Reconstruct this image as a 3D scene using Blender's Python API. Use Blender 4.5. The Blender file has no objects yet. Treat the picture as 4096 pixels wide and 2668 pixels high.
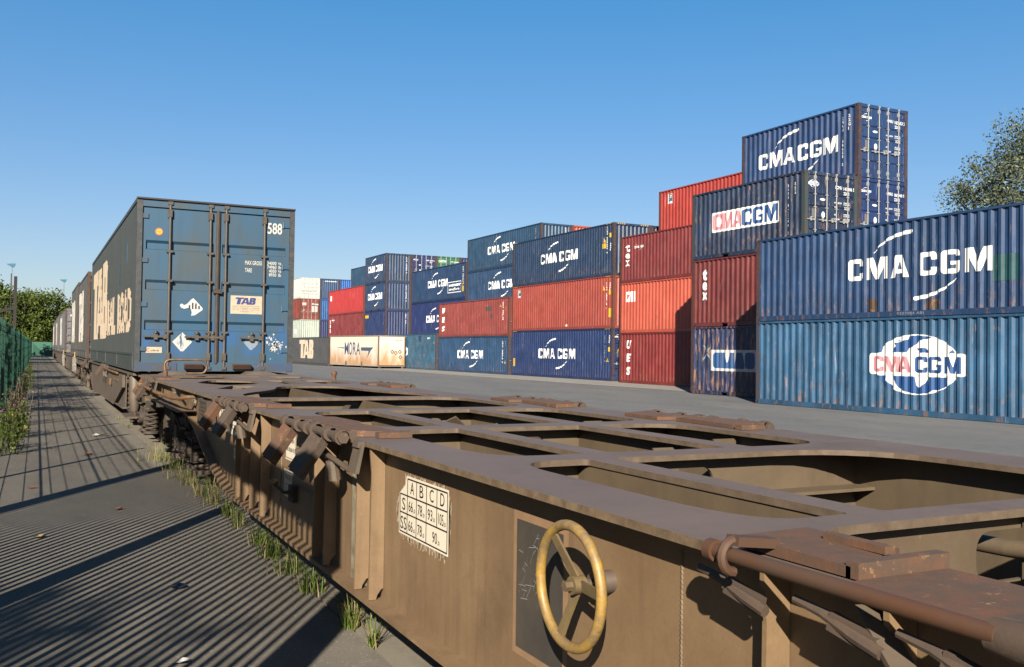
import bpy, bmesh, math, random
from math import sin, cos, pi, radians
from mathutils import Vector, Matrix
from mathutils.geometry import tessellate_polygon
random.seed(7)
scene = bpy.context.scene
COL = scene.collection
# ------------------------------------------------------------------ camera
CAM_YAW, CAM_PITCH, CAM_ROLL, CAM_H = radians(26.846), radians(1.130), radians(0.806), 1.52
cd = bpy.data.cameras.new('camera'); cam = bpy.data.objects.new('camera', cd); COL.objects.link(cam)
cd.sensor_width = 36.0; cd.lens = 32.965; cd.clip_start = 0.05; cd.clip_end = 3000
_f = Vector((sin(CAM_YAW)*cos(CAM_PITCH), cos(CAM_YAW)*cos(CAM_PITCH), sin(CAM_PITCH)))
_r = Vector((cos(CAM_YAW), -sin(CAM_YAW), 0)); _u = _r.cross(_f)
_r2 = _r*cos(CAM_ROLL) + _u*sin(CAM_ROLL); _u2 = -_r*sin(CAM_ROLL) + _u*cos(CAM_ROLL)
_m = Matrix((_r2, _u2, -_f)).transposed().to_4x4(); _m.translation = (0, 0, CAM_H)
cam.matrix_world = _m
scene.camera = cam
# ------------------------------------------------------------------ world, sun
SUN_AZ, SUN_EL = radians(32.3), radians(27.5)      # light travels towards this azimuth (from +Y to +X)
w = bpy.data.worlds.new("World"); scene.world = w; w.use_nodes = True
nt = w.node_tree; nt.nodes.clear()
sky = nt.nodes.new('ShaderNodeTexSky'); sky.sky_type = 'NISHITA'; sky.sun_disc = False
sky.sun_elevation = SUN_EL; sky.sun_rotation = SUN_AZ + pi
sky.altitude = 50; sky.air_density = 1.0; sky.dust_density = 1.0; sky.ozone_density = 5.0
hsv = nt.nodes.new('ShaderNodeHueSaturation'); hsv.inputs['Saturation'].default_value = 1.33; hsv.inputs['Hue'].default_value = 0.516
gam = nt.nodes.new('ShaderNodeGamma'); gam.inputs[1].default_value = 0.57
bg = nt.nodes.new('ShaderNodeBackground'); bg.inputs[1].default_value = 0.061
wo = nt.nodes.new('ShaderNodeOutputWorld')
nt.links.new(sky.outputs[0], hsv.inputs['Color']); nt.links.new(hsv.outputs[0], gam.inputs[0]); nt.links.new(gam.outputs[0], bg.inputs[0]); nt.links.new(bg.outputs[0], wo.inputs[0])
sd = bpy.data.lights.new('sun', 'SUN'); sd.energy = 5.0; sd.angle = radians(0.5); sd.color = (1.0, 0.90, 0.76)
sun = bpy.data.objects.new('sun', sd); COL.objects.link(sun)
sun.rotation_euler = Vector((sin(SUN_AZ)*cos(SUN_EL), cos(SUN_AZ)*cos(SUN_EL), -sin(SUN_EL))).to_track_quat('-Z', 'Y').to_euler()
vs = scene.view_settings
vs.view_transform = 'Standard'; vs.look = 'None'; vs.exposure = 2.19; vs.gamma = 1.0; vs.use_curve_mapping = False
scene.cycles.max_bounces = 6; scene.cycles.diffuse_bounces = 2

# ------------------------------------------------------------------ materials
def lin(c): return tuple(((x/255.0)/12.92 if x/255.0 <= 0.04045 else ((x/255.0+0.055)/1.055)**2.4) for x in c)
def C(r, g, b, k=.85):
    c = lin((r, g, b)); y = .3*c[0]+.5*c[1]+.2*c[2]
    if c[2] > c[0]*1.3: c = (c[0]*.70, c[1]*1.04, c[2]*1.02)          # the low sun is warm: paint itself is bluer
    elif c[0] > c[1]*1.8: c = (c[0]*1.0, c[1]*.92, c[2]*.90)
    return tuple(min(0.9, v*k*1.0) for v in c)
_MC = {}
def _nodes(name):
    m = bpy.data.materials.new(name); m.use_nodes = True; t = m.node_tree; t.nodes.clear()
    b = t.nodes.new('ShaderNodeBsdfPrincipled'); o = t.nodes.new('ShaderNodeOutputMaterial')
    t.links.new(b.outputs[0], o.inputs[0])
    tc = t.nodes.new('ShaderNodeTexCoord'); oi = t.nodes.new('ShaderNodeObjectInfo')
    mp = t.nodes.new('ShaderNodeVectorMath'); mp.operation = 'MULTIPLY_ADD'
    mp.inputs[1].default_value = (1, 1, 1)
    mu = t.nodes.new('ShaderNodeVectorMath'); mu.operation = 'SCALE'; mu.inputs[0].default_value = (37, 53, 11)
    t.links.new(oi.outputs['Random'], mu.inputs['Scale'])
    t.links.new(tc.outputs['Object'], mp.inputs[0]); t.links.new(mu.outputs[0], mp.inputs[2])
    return m, t, b, mp.outputs[0]
def _noise(t, vec, scale, sx=(1, 1, 1), detail=4, rough=0.6):
    mp = t.nodes.new('ShaderNodeMapping'); mp.inputs['Scale'].default_value = sx
    n = t.nodes.new('ShaderNodeTexNoise'); n.inputs['Scale'].default_value = scale
    n.inputs['Detail'].default_value = detail; n.inputs['Roughness'].default_value = rough
    t.links.new(vec, mp.inputs[0]); t.links.new(mp.outputs[0], n.inputs['Vector'])
    return n.outputs[0]
def _ramp(t, fac, a, b, lo=0.0, hi=1.0):
    r = t.nodes.new('ShaderNodeMapRange'); r.inputs[1].default_value = a; r.inputs[2].default_value = b
    r.inputs[3].default_value = lo; r.inputs[4].default_value = hi; r.clamp = True
    t.links.new(fac, r.inputs[0]); return r.outputs[0]
def _mix(t, fac, a, b):
    m = t.nodes.new('ShaderNodeMix'); m.data_type = 'RGBA'
    for s, v in ((0, fac), (6, a), (7, b)):
        if isinstance(v, (tuple, list)): m.inputs[s].default_value = (*v, 1)
        elif isinstance(v, (int, float)): m.inputs[s].default_value = v
        else: t.links.new(v, m.inputs[s])
    return m.outputs[2]
def _mul(t, a, b):
    m = t.nodes.new('ShaderNodeMath'); m.operation = 'MULTIPLY'
    for s, v in ((0, a), (1, b)):
        if isinstance(v, (int, float)): m.inputs[s].default_value = v
        else: t.links.new(v, m.inputs[s])
    return m.outputs[0]
def _bump(t, b, h, strength, dist=0.01):
    n = t.nodes.new('ShaderNodeBump'); n.inputs['Strength'].default_value = strength; n.inputs['Distance'].default_value = dist
    t.links.new(h, n.inputs['Height']); t.links.new(n.outputs[0], b.inputs['Normal'])
RUST = (0.15, 0.075, 0.032)
def paint(name, col, rust=0.15, fade=0.25, streak=0.3, rough=0.45, rustcol=RUST, scratch=0.3, bump=0.25, spec=0.4):
    """weathered painted steel: faded patches, vertical streaks, rust spots, pale scratches"""
    key = (name, col, rust, fade, streak, rough)
    if key in _MC: return _MC[key]
    m, t, b, v = _nodes(name)
    n1 = _noise(t, v, 1.1, detail=5)
    dark = tuple(x*(1-fade) for x in col); light = tuple(min(0.9, x*(1+fade*.9)+fade*.015) for x in col)
    c = _mix(t, _ramp(t, n1, .32, .68), dark, light)
    n2 = _noise(t, v, 7, (1, 1, .10), 3)                       # vertical dirt streaks
    c = _mix(t, _mul(t, _ramp(t, n2, .5, .75), streak), c, tuple(x*.45+.012 for x in col))
    n5 = _noise(t, v, 9, (1, 1, .07), 4, .7)
    c = _mix(t, _mul(t, _ramp(t, n5, .62, .70), scratch), c, tuple(min(.8, x*1.2+.12) for x in col))
    n3 = _noise(t, v, 11, (1, 1, .16), 7, .74)
    c = _mix(t, _mul(t, _ramp(t, n3, .70-rust*.28, .78-rust*.22), min(1, .55+rust)), c, rustcol)
    tc = t.nodes.new('ShaderNodeTexCoord'); sp = t.nodes.new('ShaderNodeSeparateXYZ'); t.links.new(tc.outputs['Object'], sp.inputs[0])
    n6 = _noise(t, v, 7.5, (1, 1, .30), 6, .7); low = _ramp(t, sp.outputs[2], .95, .12)
    c = _mix(t, _mul(t, _mul(t, low, _ramp(t, n6, .56, .62)), min(1, rust*2.2)), c, tuple(x*.75 for x in rustcol))
    c = _mix(t, _mul(t, _mul(t, low, _ramp(t, n6, .35, .6)), .3), c, tuple(x*.45+.006 for x in col))
    n4 = _noise(t, v, 60, (1, 1, 1), 2)
    c = _mix(t, _mul(t, _ramp(t, n4, .45, .75), .15), c, tuple(x*.5 for x in col))
    t.links.new(c, b.inputs['Base Color'])
    t.links.new(_ramp(t, n3, .3, .75, rough*.8, min(1, rough*1.5)), b.inputs['Roughness'])
    b.inputs['Specular IOR Level'].default_value = spec
    _bump(t, b, n1, bump, .03)
    FRAME[m.name] = tuple(x*.55 for x in col)
    _MC[key] = m; return m
FRAME = {}
def rusty(name, col, col2=RUST, amount=.5, rough=.75, scale=9.0, bump=.5, lightcol=None, lightamt=.0):
    """metal covered with patchy rust and dust"""
    if name in _MC: return _MC[name]
    m, t, b, v = _nodes(name)
    n1 = _noise(t, v, scale, detail=8, rough=.7)
    n2 = _noise(t, v, scale*.18, detail=4)
    c = _mix(t, _ramp(t, n1, .5-.35*amount, .8-.4*amount), col, col2)
    c = _mix(t, _mul(t, _ramp(t, n2, .35, .7), .4), c, tuple(x*.6 for x in col))
    if lightcol:
        n3 = _noise(t, v, scale*1.7, detail=6, rough=.75)
        c = _mix(t, _mul(t, _ramp(t, n3, .60, .68), lightamt), c, lightcol)
    t.links.new(c, b.inputs['Base Color']); b.inputs['Roughness'].default_value = rough
    b.inputs['Specular IOR Level'].default_value = .3
    _bump(t, b, n1, bump, .004)
    _MC[name] = m; return m
def plain(name, col, rough=.6, metal=0.0, spec=.4, var=.12):
    if name in _MC: return _MC[name]
    m, t, b, v = _nodes(name)
    n = _noise(t, v, 14, detail=5)
    t.links.new(_mix(t, _ramp(t, n, .3, .7), tuple(x*(1-var) for x in col), tuple(min(.9, x*(1+var)) for x in col)), b.inputs['Base Color'])
    b.inputs['Roughness'].default_value = rough; b.inputs['Metallic'].default_value = metal
    b.inputs['Specular IOR Level'].default_value = spec
    _MC[name] = m; return m
def decalmat(name, col, wear=.25, under=(.03, .05, .1)):
    """lettering paint with worn, slightly dirty patches"""
    key = ('dec', name)
    if key in _MC: return _MC[key]
    m, t, b, v = _nodes(name)
    n = _noise(t, v, 9, (1, 1, .25), 6, .7); n2 = _noise(t, v, 1.5, (1, 1, .4), 3)
    c = _mix(t, _mul(t, _ramp(t, n2, .4, .75), .35), col, tuple(x*.72 for x in col))
    c = _mix(t, _ramp(t, n, .74-wear*.25, .76-wear*.25), c, under)
    t.links.new(c, b.inputs['Base Color']); b.inputs['Roughness'].default_value = .55
    _MC[key] = m; return m

def wagonpaint(name, col, dust, seed_scale=1.0, streak=.5):
    """brown wagon paint under tan brake dust, with fine vertical runs"""
    if name in _MC: return _MC[name]
    m, t, b, v = _nodes(name)
    n1 = _noise(t, v, 2.2*seed_scale, detail=6); n2 = _noise(t, v, 17, (1, 1, .07), 3, .5)
    n3 = _noise(t, v, 90, detail=3); n4 = _noise(t, v, 26, detail=6, rough=.75)
    c = _mix(t, _ramp(t, n1, .3, .7), col, dust)
    c = _mix(t, _mul(t, _ramp(t, n2, .5, .78), streak), c, tuple(x*.62 for x in col))
    c = _mix(t, _mul(t, _ramp(t, n4, .70, .74), .5), c, tuple(x*.45 for x in col))
    c = _mix(t, _mul(t, _ramp(t, n4, .29, .25), .45), c, tuple(min(.7, x*1.7) for x in dust))
    c = _mix(t, _mul(t, _ramp(t, n3, .4, .7), .15), c, tuple(x*.6 for x in col))
    n8 = _noise(t, v, 5, (5, .45, 3), 5, .7)                     # scrapes left by containers
    c = _mix(t, _mul(t, _ramp(t, n8, .68, .72), .45), c, tuple(min(.5, x*2.0) for x in dust))
    n9 = _noise(t, v, 1.3, detail=7, rough=.7)
    c = _mix(t, _mul(t, _ramp(t, n9, .56, .70), .35), c, (.075*ALB, .040*ALB, .022*ALB))
    t.links.new(c, b.inputs['Base Color']); b.inputs['Roughness'].default_value = .62
    b.inputs['Specular IOR Level'].default_value = .35
    _bump(t, b, n4, .2, .003)
    _MC[name] = m; return m

ALB = .29                                                        # the scene is exposed one stop up: real, darkish base colours
def _scaled(fn, first):
    def f(name, *a, **k):
        a = [tuple(x*ALB for x in v) if isinstance(v, tuple) and len(v) == 3 else v for v in a]
        k = {q: (tuple(x*ALB for x in v) if isinstance(v, tuple) and len(v) == 3 else v) for q, v in k.items()}
        return fn(name, *a, **k)
    return f
paint = _scaled(paint, 0); rusty = _scaled(rusty, 0); plain = _scaled(plain, 0); decalmat = _scaled(decalmat, 0)
wagonpaint = _scaled(wagonpaint, 0)
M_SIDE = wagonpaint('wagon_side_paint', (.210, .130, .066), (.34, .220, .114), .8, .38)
M_DECK = wagonpaint('wagon_deck_paint_skytint', (.165, .120, .098), (.215, .158, .128), .7, .25)  # greyer than the sides: sky reflection on the top put into the colour
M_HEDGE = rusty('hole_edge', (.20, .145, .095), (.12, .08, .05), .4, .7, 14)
M_EDGE = rusty('pale_plate_edge', (.30, .21, .12), (.13, .085, .05), .45, .7, 14)  # outer plate edge, paler tan than the hole edges
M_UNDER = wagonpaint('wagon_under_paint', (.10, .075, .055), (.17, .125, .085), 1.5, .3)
M_BOGIE = rusty('bogie_grime', (.050, .040, .032), (.10, .070, .048), .5, .8, 7)
M_RUSTY = rusty('orange_rust', (.215, .088, .040), (.115, .072, .048), .5, .8, 11, .8, (.50, .32, .13), .8)
M_RUST2 = rusty('brown_rust', (.135, .082, .052), (.095, .068, .050), .5, .75, 12, .6, (.36, .22, .08), .5)
M_YEL = rusty('worn_yellow', (.60, .36, .05), (.22, .16, .10), .50, .5, 13, .3, (.10, .07, .045), .9)
M_ORRAIL = rusty('worn_orange_rail', (.33, .15, .035), (.10, .065, .04), .5, .5, 10)
M_STEEL = plain('galvanised_rod', (.55, .57, .58), .45, .3)
M_POST = rusty('rusty_frame', (.085, .060, .048), (.15, .062, .03), .5, .8, 7)
M_BLACK = plain('black_paint_hole_shade', (.012, .012, .014), .6)
M_WHITE = decalmat('white_letter', (1.15, 1.17, 1.15), .12)


# ------------------------------------------------------------------ mesh helpers
class MB:
    def __init__(s): s.v = []; s.f = []; s.mi = []; s.cur = 0
    def mat(s, i): s.cur = i; return s
    def poly(s, pts):
        n = len(s.v); s.v += [tuple(p) for p in pts]; s.f.append(tuple(range(n, n+len(pts)))); s.mi.append(s.cur); return s
    def hexa(s, p):       # p: 8 points, bottom 4 ccw then top 4
        n = len(s.v); s.v += [tuple(q) for q in p]
        for q in ((3, 2, 1, 0), (4, 5, 6, 7), (0, 1, 5, 4), (1, 2, 6, 5), (2, 3, 7, 6), (3, 0, 4, 7)):
            s.f.append(tuple(n+i for i in q)); s.mi.append(s.cur)
        return s
    def box(s, x0, x1, y0, y1, z0, z1):
        return s.hexa([(x0, y0, z0), (x1, y0, z0), (x1, y1, z0), (x0, y1, z0), (x0, y0, z1), (x1, y0, z1), (x1, y1, z1), (x0, y1, z1)])
    def bar(s, p, q, w, h, up=(0, 0, 1)):
        p = Vector(p); q = Vector(q); d = (q-p).normalized(); u = Vector(up)
        a = d.cross(u)
        if a.length < 1e-4: a = d.cross(Vector((1, 0, 0)))
        a.normalize(); b = a.cross(d).normalized(); a *= w/2; b *= h/2
        return s.hexa([p-a-b, p+a-b, q+a-b, q-a-b, p-a+b, p+a+b, q+a+b, q-a+b])
    def tube(s, pts, r, n=10, cap=True, rs=None):
        pts = [Vector(p) for p in pts]; base = len(s.v); prev = None
        for i, p in enumerate(pts):
            d = (pts[min(i+1, len(pts)-1)] - pts[max(i-1, 0)]).normalized()
            if prev is None:
                a = d.cross(Vector((0, 0, 1)))
                if a.length < 1e-3: a = d.cross(Vector((1, 0, 0)))
            else: a = prev - d*prev.dot(d)
            a.normalize(); prev = a; b = d.cross(a); rr = rs[i] if rs else r
            for k in range(n):
                t = 2*pi*k/n; s.v.append(tuple(p + a*(cos(t)*rr) + b*(sin(t)*rr)))
        for i in range(len(pts)-1):
            for k in range(n):
                k2 = (k+1) % n
                s.f.append((base+i*n+k, base+i*n+k2, base+(i+1)*n+k2, base+(i+1)*n+k)); s.mi.append(s.cur)
        if cap:
            s.f.append(tuple(base+k for k in reversed(range(n)))); s.mi.append(s.cur)
            s.f.append(tuple(base+(len(pts)-1)*n+k for k in range(n))); s.mi.append(s.cur)
        return s
    def prism(s, loop, axis, a, b):
        """loop of 2d points extruded along axis between a and b"""
        n = len(loop)
        def P(u, v, t): return {'x': (t, u, v), 'y': (u, t, v), 'z': (u, v, t)}[axis]
        base = len(s.v); s.v += [P(u, v, a) for u, v in loop] + [P(u, v, b) for u, v in loop]
        tri = tessellate_polygon([[Vector((u, v, 0)) for u, v in loop]])
        for t in tri:
            s.f.append(tuple(base+i for i in t)); s.mi.append(s.cur)
            s.f.append(tuple(base+n+i for i in reversed(t))); s.mi.append(s.cur)
        for i in range(n):
            j = (i+1) % n; s.f.append((base+i, base+j, base+n+j, base+n+i)); s.mi.append(s.cur)
        return s
    def mesh(s, name, mats, smooth=False, fix=True):
        me = bpy.data.meshes.new(name); me.from_pydata(s.v, [], s.f)
        for m in mats: me.materials.append(m)
        if len(mats) > 1:
            me.polygons.foreach_set('material_index', s.mi)
        if fix:
            bm = bmesh.new(); bm.from_mesh(me); bmesh.ops.recalc_face_normals(bm, faces=bm.faces)
            bm.to_mesh(me); bm.free()
        if smooth:
            me.polygons.foreach_set('use_smooth', [True]*len(me.polygons))
            try: me.set_sharp_from_angle(angle=radians(35))
            except Exception: pass
        me.update(); return me
    def build(s, name, mats, parent=None, smooth=False, fix=True):
        if not isinstance(mats, (list, tuple)): mats = [mats]
        return link(name, s.mesh(name, mats, smooth, fix), parent)
def link(name, me, parent=None, loc=None):
    o = bpy.data.objects.new(name, me); COL.objects.link(o)
    if parent is not None: o.parent = parent
    if loc is not None: o.location = loc
    return o
def tag(o, label=None, cat=None, group=None, kind=None):
    if label: o['label'] = label
    if cat: o['category'] = cat
    if group: o['group'] = group
    if kind: o['kind'] = kind
    return o
def empty(name, loc, label, cat, group=None, rz=0.0):
    o = bpy.data.objects.new(name, None); COL.objects.link(o); o.location = loc; o.rotation_euler = (0, 0, rz)
    o.empty_display_size = .3
    return tag(o, label, cat, group)
def copy_tree(o, parent=None):
    c = o.copy(); COL.objects.link(c)
    if parent is not None: c.parent = parent
    for ch in [x for x in KIDS.get(o.name, ())]: copy_tree(ch, c)
    return c
KIDS = {}
def plate(loops, z0, z1):
    """flat plate with holes; loops[0] outer, rest holes, 2d (x, y); material 0 top/bottom, 1 edges"""
    s = MB(); flat = [p for l in loops for p in l]
    tri = tessellate_polygon([[Vector((x, y, 0)) for x, y in l] for l in loops])
    n = len(flat); s.v = [(x, y, z1) for x, y in flat] + [(x, y, z0) for x, y in flat]
    for t in tri:
        a, b, c = (Vector(flat[i]) for i in t)
        if abs((b-a).cross(c-a)) < 1e-9: continue
        if (b-a).cross(c-a) < 0: t = tuple(reversed(t))
        s.f.append(tuple(t)); s.mi.append(0); s.f.append(tuple(n+i for i in reversed(t))); s.mi.append(0)
    k = 0
    for li, l in enumerate(loops):
        m = len(l)
        for i in range(m):
            j = (i+1) % m; s.f.append((k+i, n+k+i, n+k+j, k+j)); s.mi.append(1 if li == 0 else 2)
        k += m
    return s
def rrect(x0, x1, y0, y1, r, n=5):
    """rounded rectangle; r a number or four radii (x0y0, x1y0, x1y1, x0y1)"""
    if not isinstance(r, (tuple, list)): r = (r,)*4
    out = []
    for (cx, cy, sx, sy, a0, rr) in ((x0, y0, 1, 1, pi, r[0]), (x1, y0, -1, 1, 1.5*pi, r[1]), (x1, y1, -1, -1, 0, r[2]), (x0, y1, 1, -1, .5*pi, r[3])):
        if rr < 1e-5: out.append((cx, cy)); continue
        for i in range(n+1):
            a = a0 + .5*pi*i/n; out.append((cx+sx*rr+rr*cos(a), cy+sy*rr+rr*sin(a)))
    return out

# ------------------------------------------------------------------ lettering (2d shapes in s,t)
def _tri2d(loops):
    bm = bmesh.new(); flat = [p for l in loops for p in l]
    vs_ = [bm.verts.new((x, y, 0)) for x, y in flat]
    for t in tessellate_polygon([[Vector((x, y, 0)) for x, y in l] for l in loops]):
        try: bm.faces.new([vs_[i] for i in t])
        except ValueError: pass
    return bm
def arc(cx, cy, r, a0, a1, n=4): return [(cx+r*cos(radians(a0+(a1-a0)*i/n)), cy+r*sin(radians(a0+(a1-a0)*i/n))) for i in range(n+1)]
def L_C(w, tv=.24, th=.20, r=.17):
    return [[(w, .66)] + arc(w-r, 1-r, r, 0, 90) + arc(r, 1-r, r, 90, 180) + arc(r, r, r, 180, 270) + arc(w-r, r, r, 270, 360)
            + [(w, .34), (w-tv, .34), (w-tv, th+.03), (w-tv-.03, th), (tv+.03, th), (tv, th+.03), (tv, .97-th), (tv+.03, 1-th), (w-tv-.03, 1-th), (w-tv, .97-th), (w-tv, .66)]]
def L_G(w, tv=.24, th=.20, r=.17):
    return [[(w, .72)] + arc(w-r, 1-r, r, 0, 90) + arc(r, 1-r, r, 90, 180) + arc(r, r, r, 180, 270) + arc(w-r, r, r, 270, 360)
            + [(w, .52), (w*.52, .52), (w*.52, .37), (w-tv, .37), (w-tv, th+.03), (w-tv-.03, th), (tv+.03, th), (tv, th+.03), (tv, .97-th), (tv+.03, 1-th), (w-tv-.03, 1-th), (w-tv, .97-th), (w-tv, .72)]]
def L_M(w, tv=.25):
    return [[(0, 0), (0, 1), (.32*w, 1), (.5*w, .38), (.68*w, 1), (w, 1), (w, 0), (w-tv, 0), (w-tv, .60), (.60*w, 0), (.40*w, 0), (tv, .60), (tv, 0)]]
def L_A(w): return [[(0, 0), (.30*w, 1), (.70*w, 1), (w, 0), (.71*w, 0), (.66*w, .19), (.34*w, .19), (.29*w, 0)], [(.40*w, .37), (.5*w, .77), (.60*w, .37)]]
def L_T(w, th=.24): 
    c = w*.5; return [[(0, 1), (w, 1), (w, 1-th), (c+.17, 1-th), (c+.17, 0), (c-.17, 0), (c-.17, 1-th), (0, 1-th)]]
def L_B(w, tv=.27):
    r = .16
    return [[(0, 0), (0, 1)] + arc(w-r-.03, 1-r, r, 90, 0) + [(w-.03, .58), (w-.10, .52), (w, .45)] + arc(w-r, r, r, 0, -90),
            [(tv, .20), (w-tv, .20), (w-tv, .42), (tv, .42)], [(tv, .60), (w-tv-.03, .60), (w-tv-.03, .80), (tv, .80)]]
def place(loops, s, t, h, shear=0.0, sx=1.0): return [[(s+(x*sx+y*shear)*h, t+y*h) for x, y in l] for l in loops]
def swoosh(pts, t0=0.0, side=1):
    """tapering curved stroke through (s, t, halfwidth)"""
    up = []; dn = []
    P = [Vector((a, b)) for a, b, c in pts]
    for i, (a, b, c) in enumerate(pts):
        d = (P[min(i+1, len(P)-1)]-P[max(i-1, 0)]).normalized(); n = Vector((-d.y, d.x))*c
        up.append((a+n.x, b+n.y)); dn.append((a-n.x, b-n.y))
    a, b, c = pts[-1]; d = (P[-1]-P[-2]).normalized(); ang = math.atan2(d.y, d.x)
    cap = [(a+c*cos(ang+t), b+c*sin(ang+t)) for t in (pi/3, pi/6, 0, -pi/6, -pi/3)]
    return [up + cap + dn[::-1]]
_TX = {}
def textbm(body, h, w=None, bold=.0, shear=0.0):
    """2d lettering normalised so that its box starts at 0,0 with height h (and width w)"""
    key = (body, bold)
    if key not in _TX:
        cu = bpy.data.curves.new('t', 'FONT'); cu.body = body; cu.offset = bold; cu.resolution_u = 3
        ob = bpy.data.objects.new('t', cu); COL.objects.link(ob)
        dg = bpy.context.evaluated_depsgraph_get(); me = bpy.data.meshes.new_from_object(ob.evaluated_get(dg))
        _TX[key] = ([tuple(v.co) for v in me.vertices], [tuple(p.vertices) for p in me.polygons])
        bpy.data.objects.remove(ob); bpy.data.curves.remove(cu); bpy.data.meshes.remove(me)
    V, F = _TX[key]
    x0 = min(v[0] for v in V); x1 = max(v[0] for v in V); y0 = min(v[1] for v in V); y1 = max(v[1] for v in V)
    k = h/(y1-y0); kx = k if w is None else w/(x1-x0)
    bm = bmesh.new(); vs_ = [bm.verts.new(((v[0]-x0)*kx + shear*(v[1]-y0)*k, (v[1]-y0)*k, 0)) for v in V]
    for f in F:
        try: bm.faces.new([vs_[i] for i in f])
        except ValueError: pass
    return bm
def shift(bm, s, t):
    for v in bm.verts: v.co.x += s; v.co.y += t
    return bm
def joinbm(bms):
    out = bmesh.new()
    for b in bms:
        mp = {v: out.verts.new(v.co) for v in b.verts}
        for f in b.faces: out.faces.new([mp[v] for v in f.verts])
        b.free()
    return out
def cut(bm, breaks, horizontal=False):
    for c in breaks:
        g = bm.verts[:]+bm.edges[:]+bm.faces[:]
        if horizontal: bmesh.ops.bisect_plane(bm, geom=g, plane_co=(0, c, 0), plane_no=(0, 1, 0), dist=1e-5)
        else: bmesh.ops.bisect_plane(bm, geom=g, plane_co=(c, 0, 0), plane_no=(1, 0, 0), dist=1e-5)
    return bm
def bmobj(bm, name, mat, parent, flip=False):
    me = bpy.data.meshes.new(name); bm.to_mesh(me); bm.free(); me.materials.append(mat)
    return link(name, me, parent)

# ------------------------------------------------------------------ containers
W20, L20, L40, HS, HC = 2.438, 6.058, 12.192, 2.591, 2.896
_MESH = {}
def cached(key, fn):
    if key not in _MESH: _MESH[key] = fn()
    return _MESH[key]
def profile(a, b, pitch, depth, flat=.26, slope=.245):
    """breakpoints (pos, depth) of a corrugated sheet between a and b"""
    n = max(1, int(round((b-a-.04)/pitch))); p = (b-a-.04)/n; out = [(a, 0), (a+.02, 0)]; y = a+.02
    for i in range(n):
        out += [(y+p*flat*.5, 0), (y+p*(flat*.5+slope), depth), (y+p*(1-flat*.5-slope), depth), (y+p*(1-flat*.5), 0)]; y += p
    out += [(b-.02, 0), (b, 0)]
    return out
def pdepth(pr, y):
    if y <= pr[0][0]: return pr[0][1]
    for (a, da), (b, db) in zip(pr, pr[1:]):
        if y <= b: return da + (db-da)*(y-a)/max(1e-6, b-a)
    return 0.0
class Box: pass
def sheet(pr, z0, z1, axis, at, inward, n=3, noise=0.0, seed=1):
    """corrugated sheet; axis = 'y' runs along y at x=at, 'x' runs along x at y=at; inward = +1/-1 direction of depth"""
    s = MB(); rnd = random.Random(seed)
    zs = [z0+(z1-z0)*i/n for i in range(n+1)]
    for z in zs:
        for (u, d) in pr:
            dd = at + inward*(d + (rnd.uniform(-noise, noise) if z0 < z < z1 else 0))
            s.v.append((dd, u, z) if axis == 'y' else (u, dd, z))
    m = len(pr)
    for i in range(n):
        for k in range(m-1):
            a = i*m+k; q = (a, a+1, a+m+1, a+m)
            if (axis == 'y') == (inward > 0): q = q[::-1]
            s.f.append(q); s.mi.append(0)
    return s
def casting():
    s = MB(); s.box(-.081, .081, -.089, .089, 0, .118)
    s.mat(1)  # raised black ovals: the dark of the lifting holes painted as colour
    for sx in (-1, 1):
        loop = [(.030*cos(2*pi*i/10), .059+.040*sin(2*pi*i/10)) for i in range(10)]
        s.prism(loop, 'x', sx*.0815, sx*.0835)
    for sy in (-1, 1):
        loop = [(.022*cos(2*pi*i/10), .059+.036*sin(2*pi*i/10)) for i in range(10)]
        s.prism(loop, 'y', sy*.0895, sy*.0915)
    return s
def door_leaf(w_, h_, bands, dep=.035):
    """leaf in x 0..w, z 0..h, front face at y=0, recess bands (z0, z1)"""
    s = MB(); fx = .06; s.box(0, w_, .036, .07, 0, h_)
    s.box(0, fx, 0, .0355, 0, h_); s.box(w_-fx, w_, 0, .0355, 0, h_)
    prof = [(0, 0)]
    for a, b in bands: prof += [(a, 0), (a+.012, dep), (b-.045, dep), (b, 0)]
    prof += [(h_, 0)]
    for (za, da), (zb, db) in zip(prof, prof[1:]): s.poly([(fx, da, za), (w_-fx, da, za), (w_-fx, db, zb), (fx, db, zb)])
    return s
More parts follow.
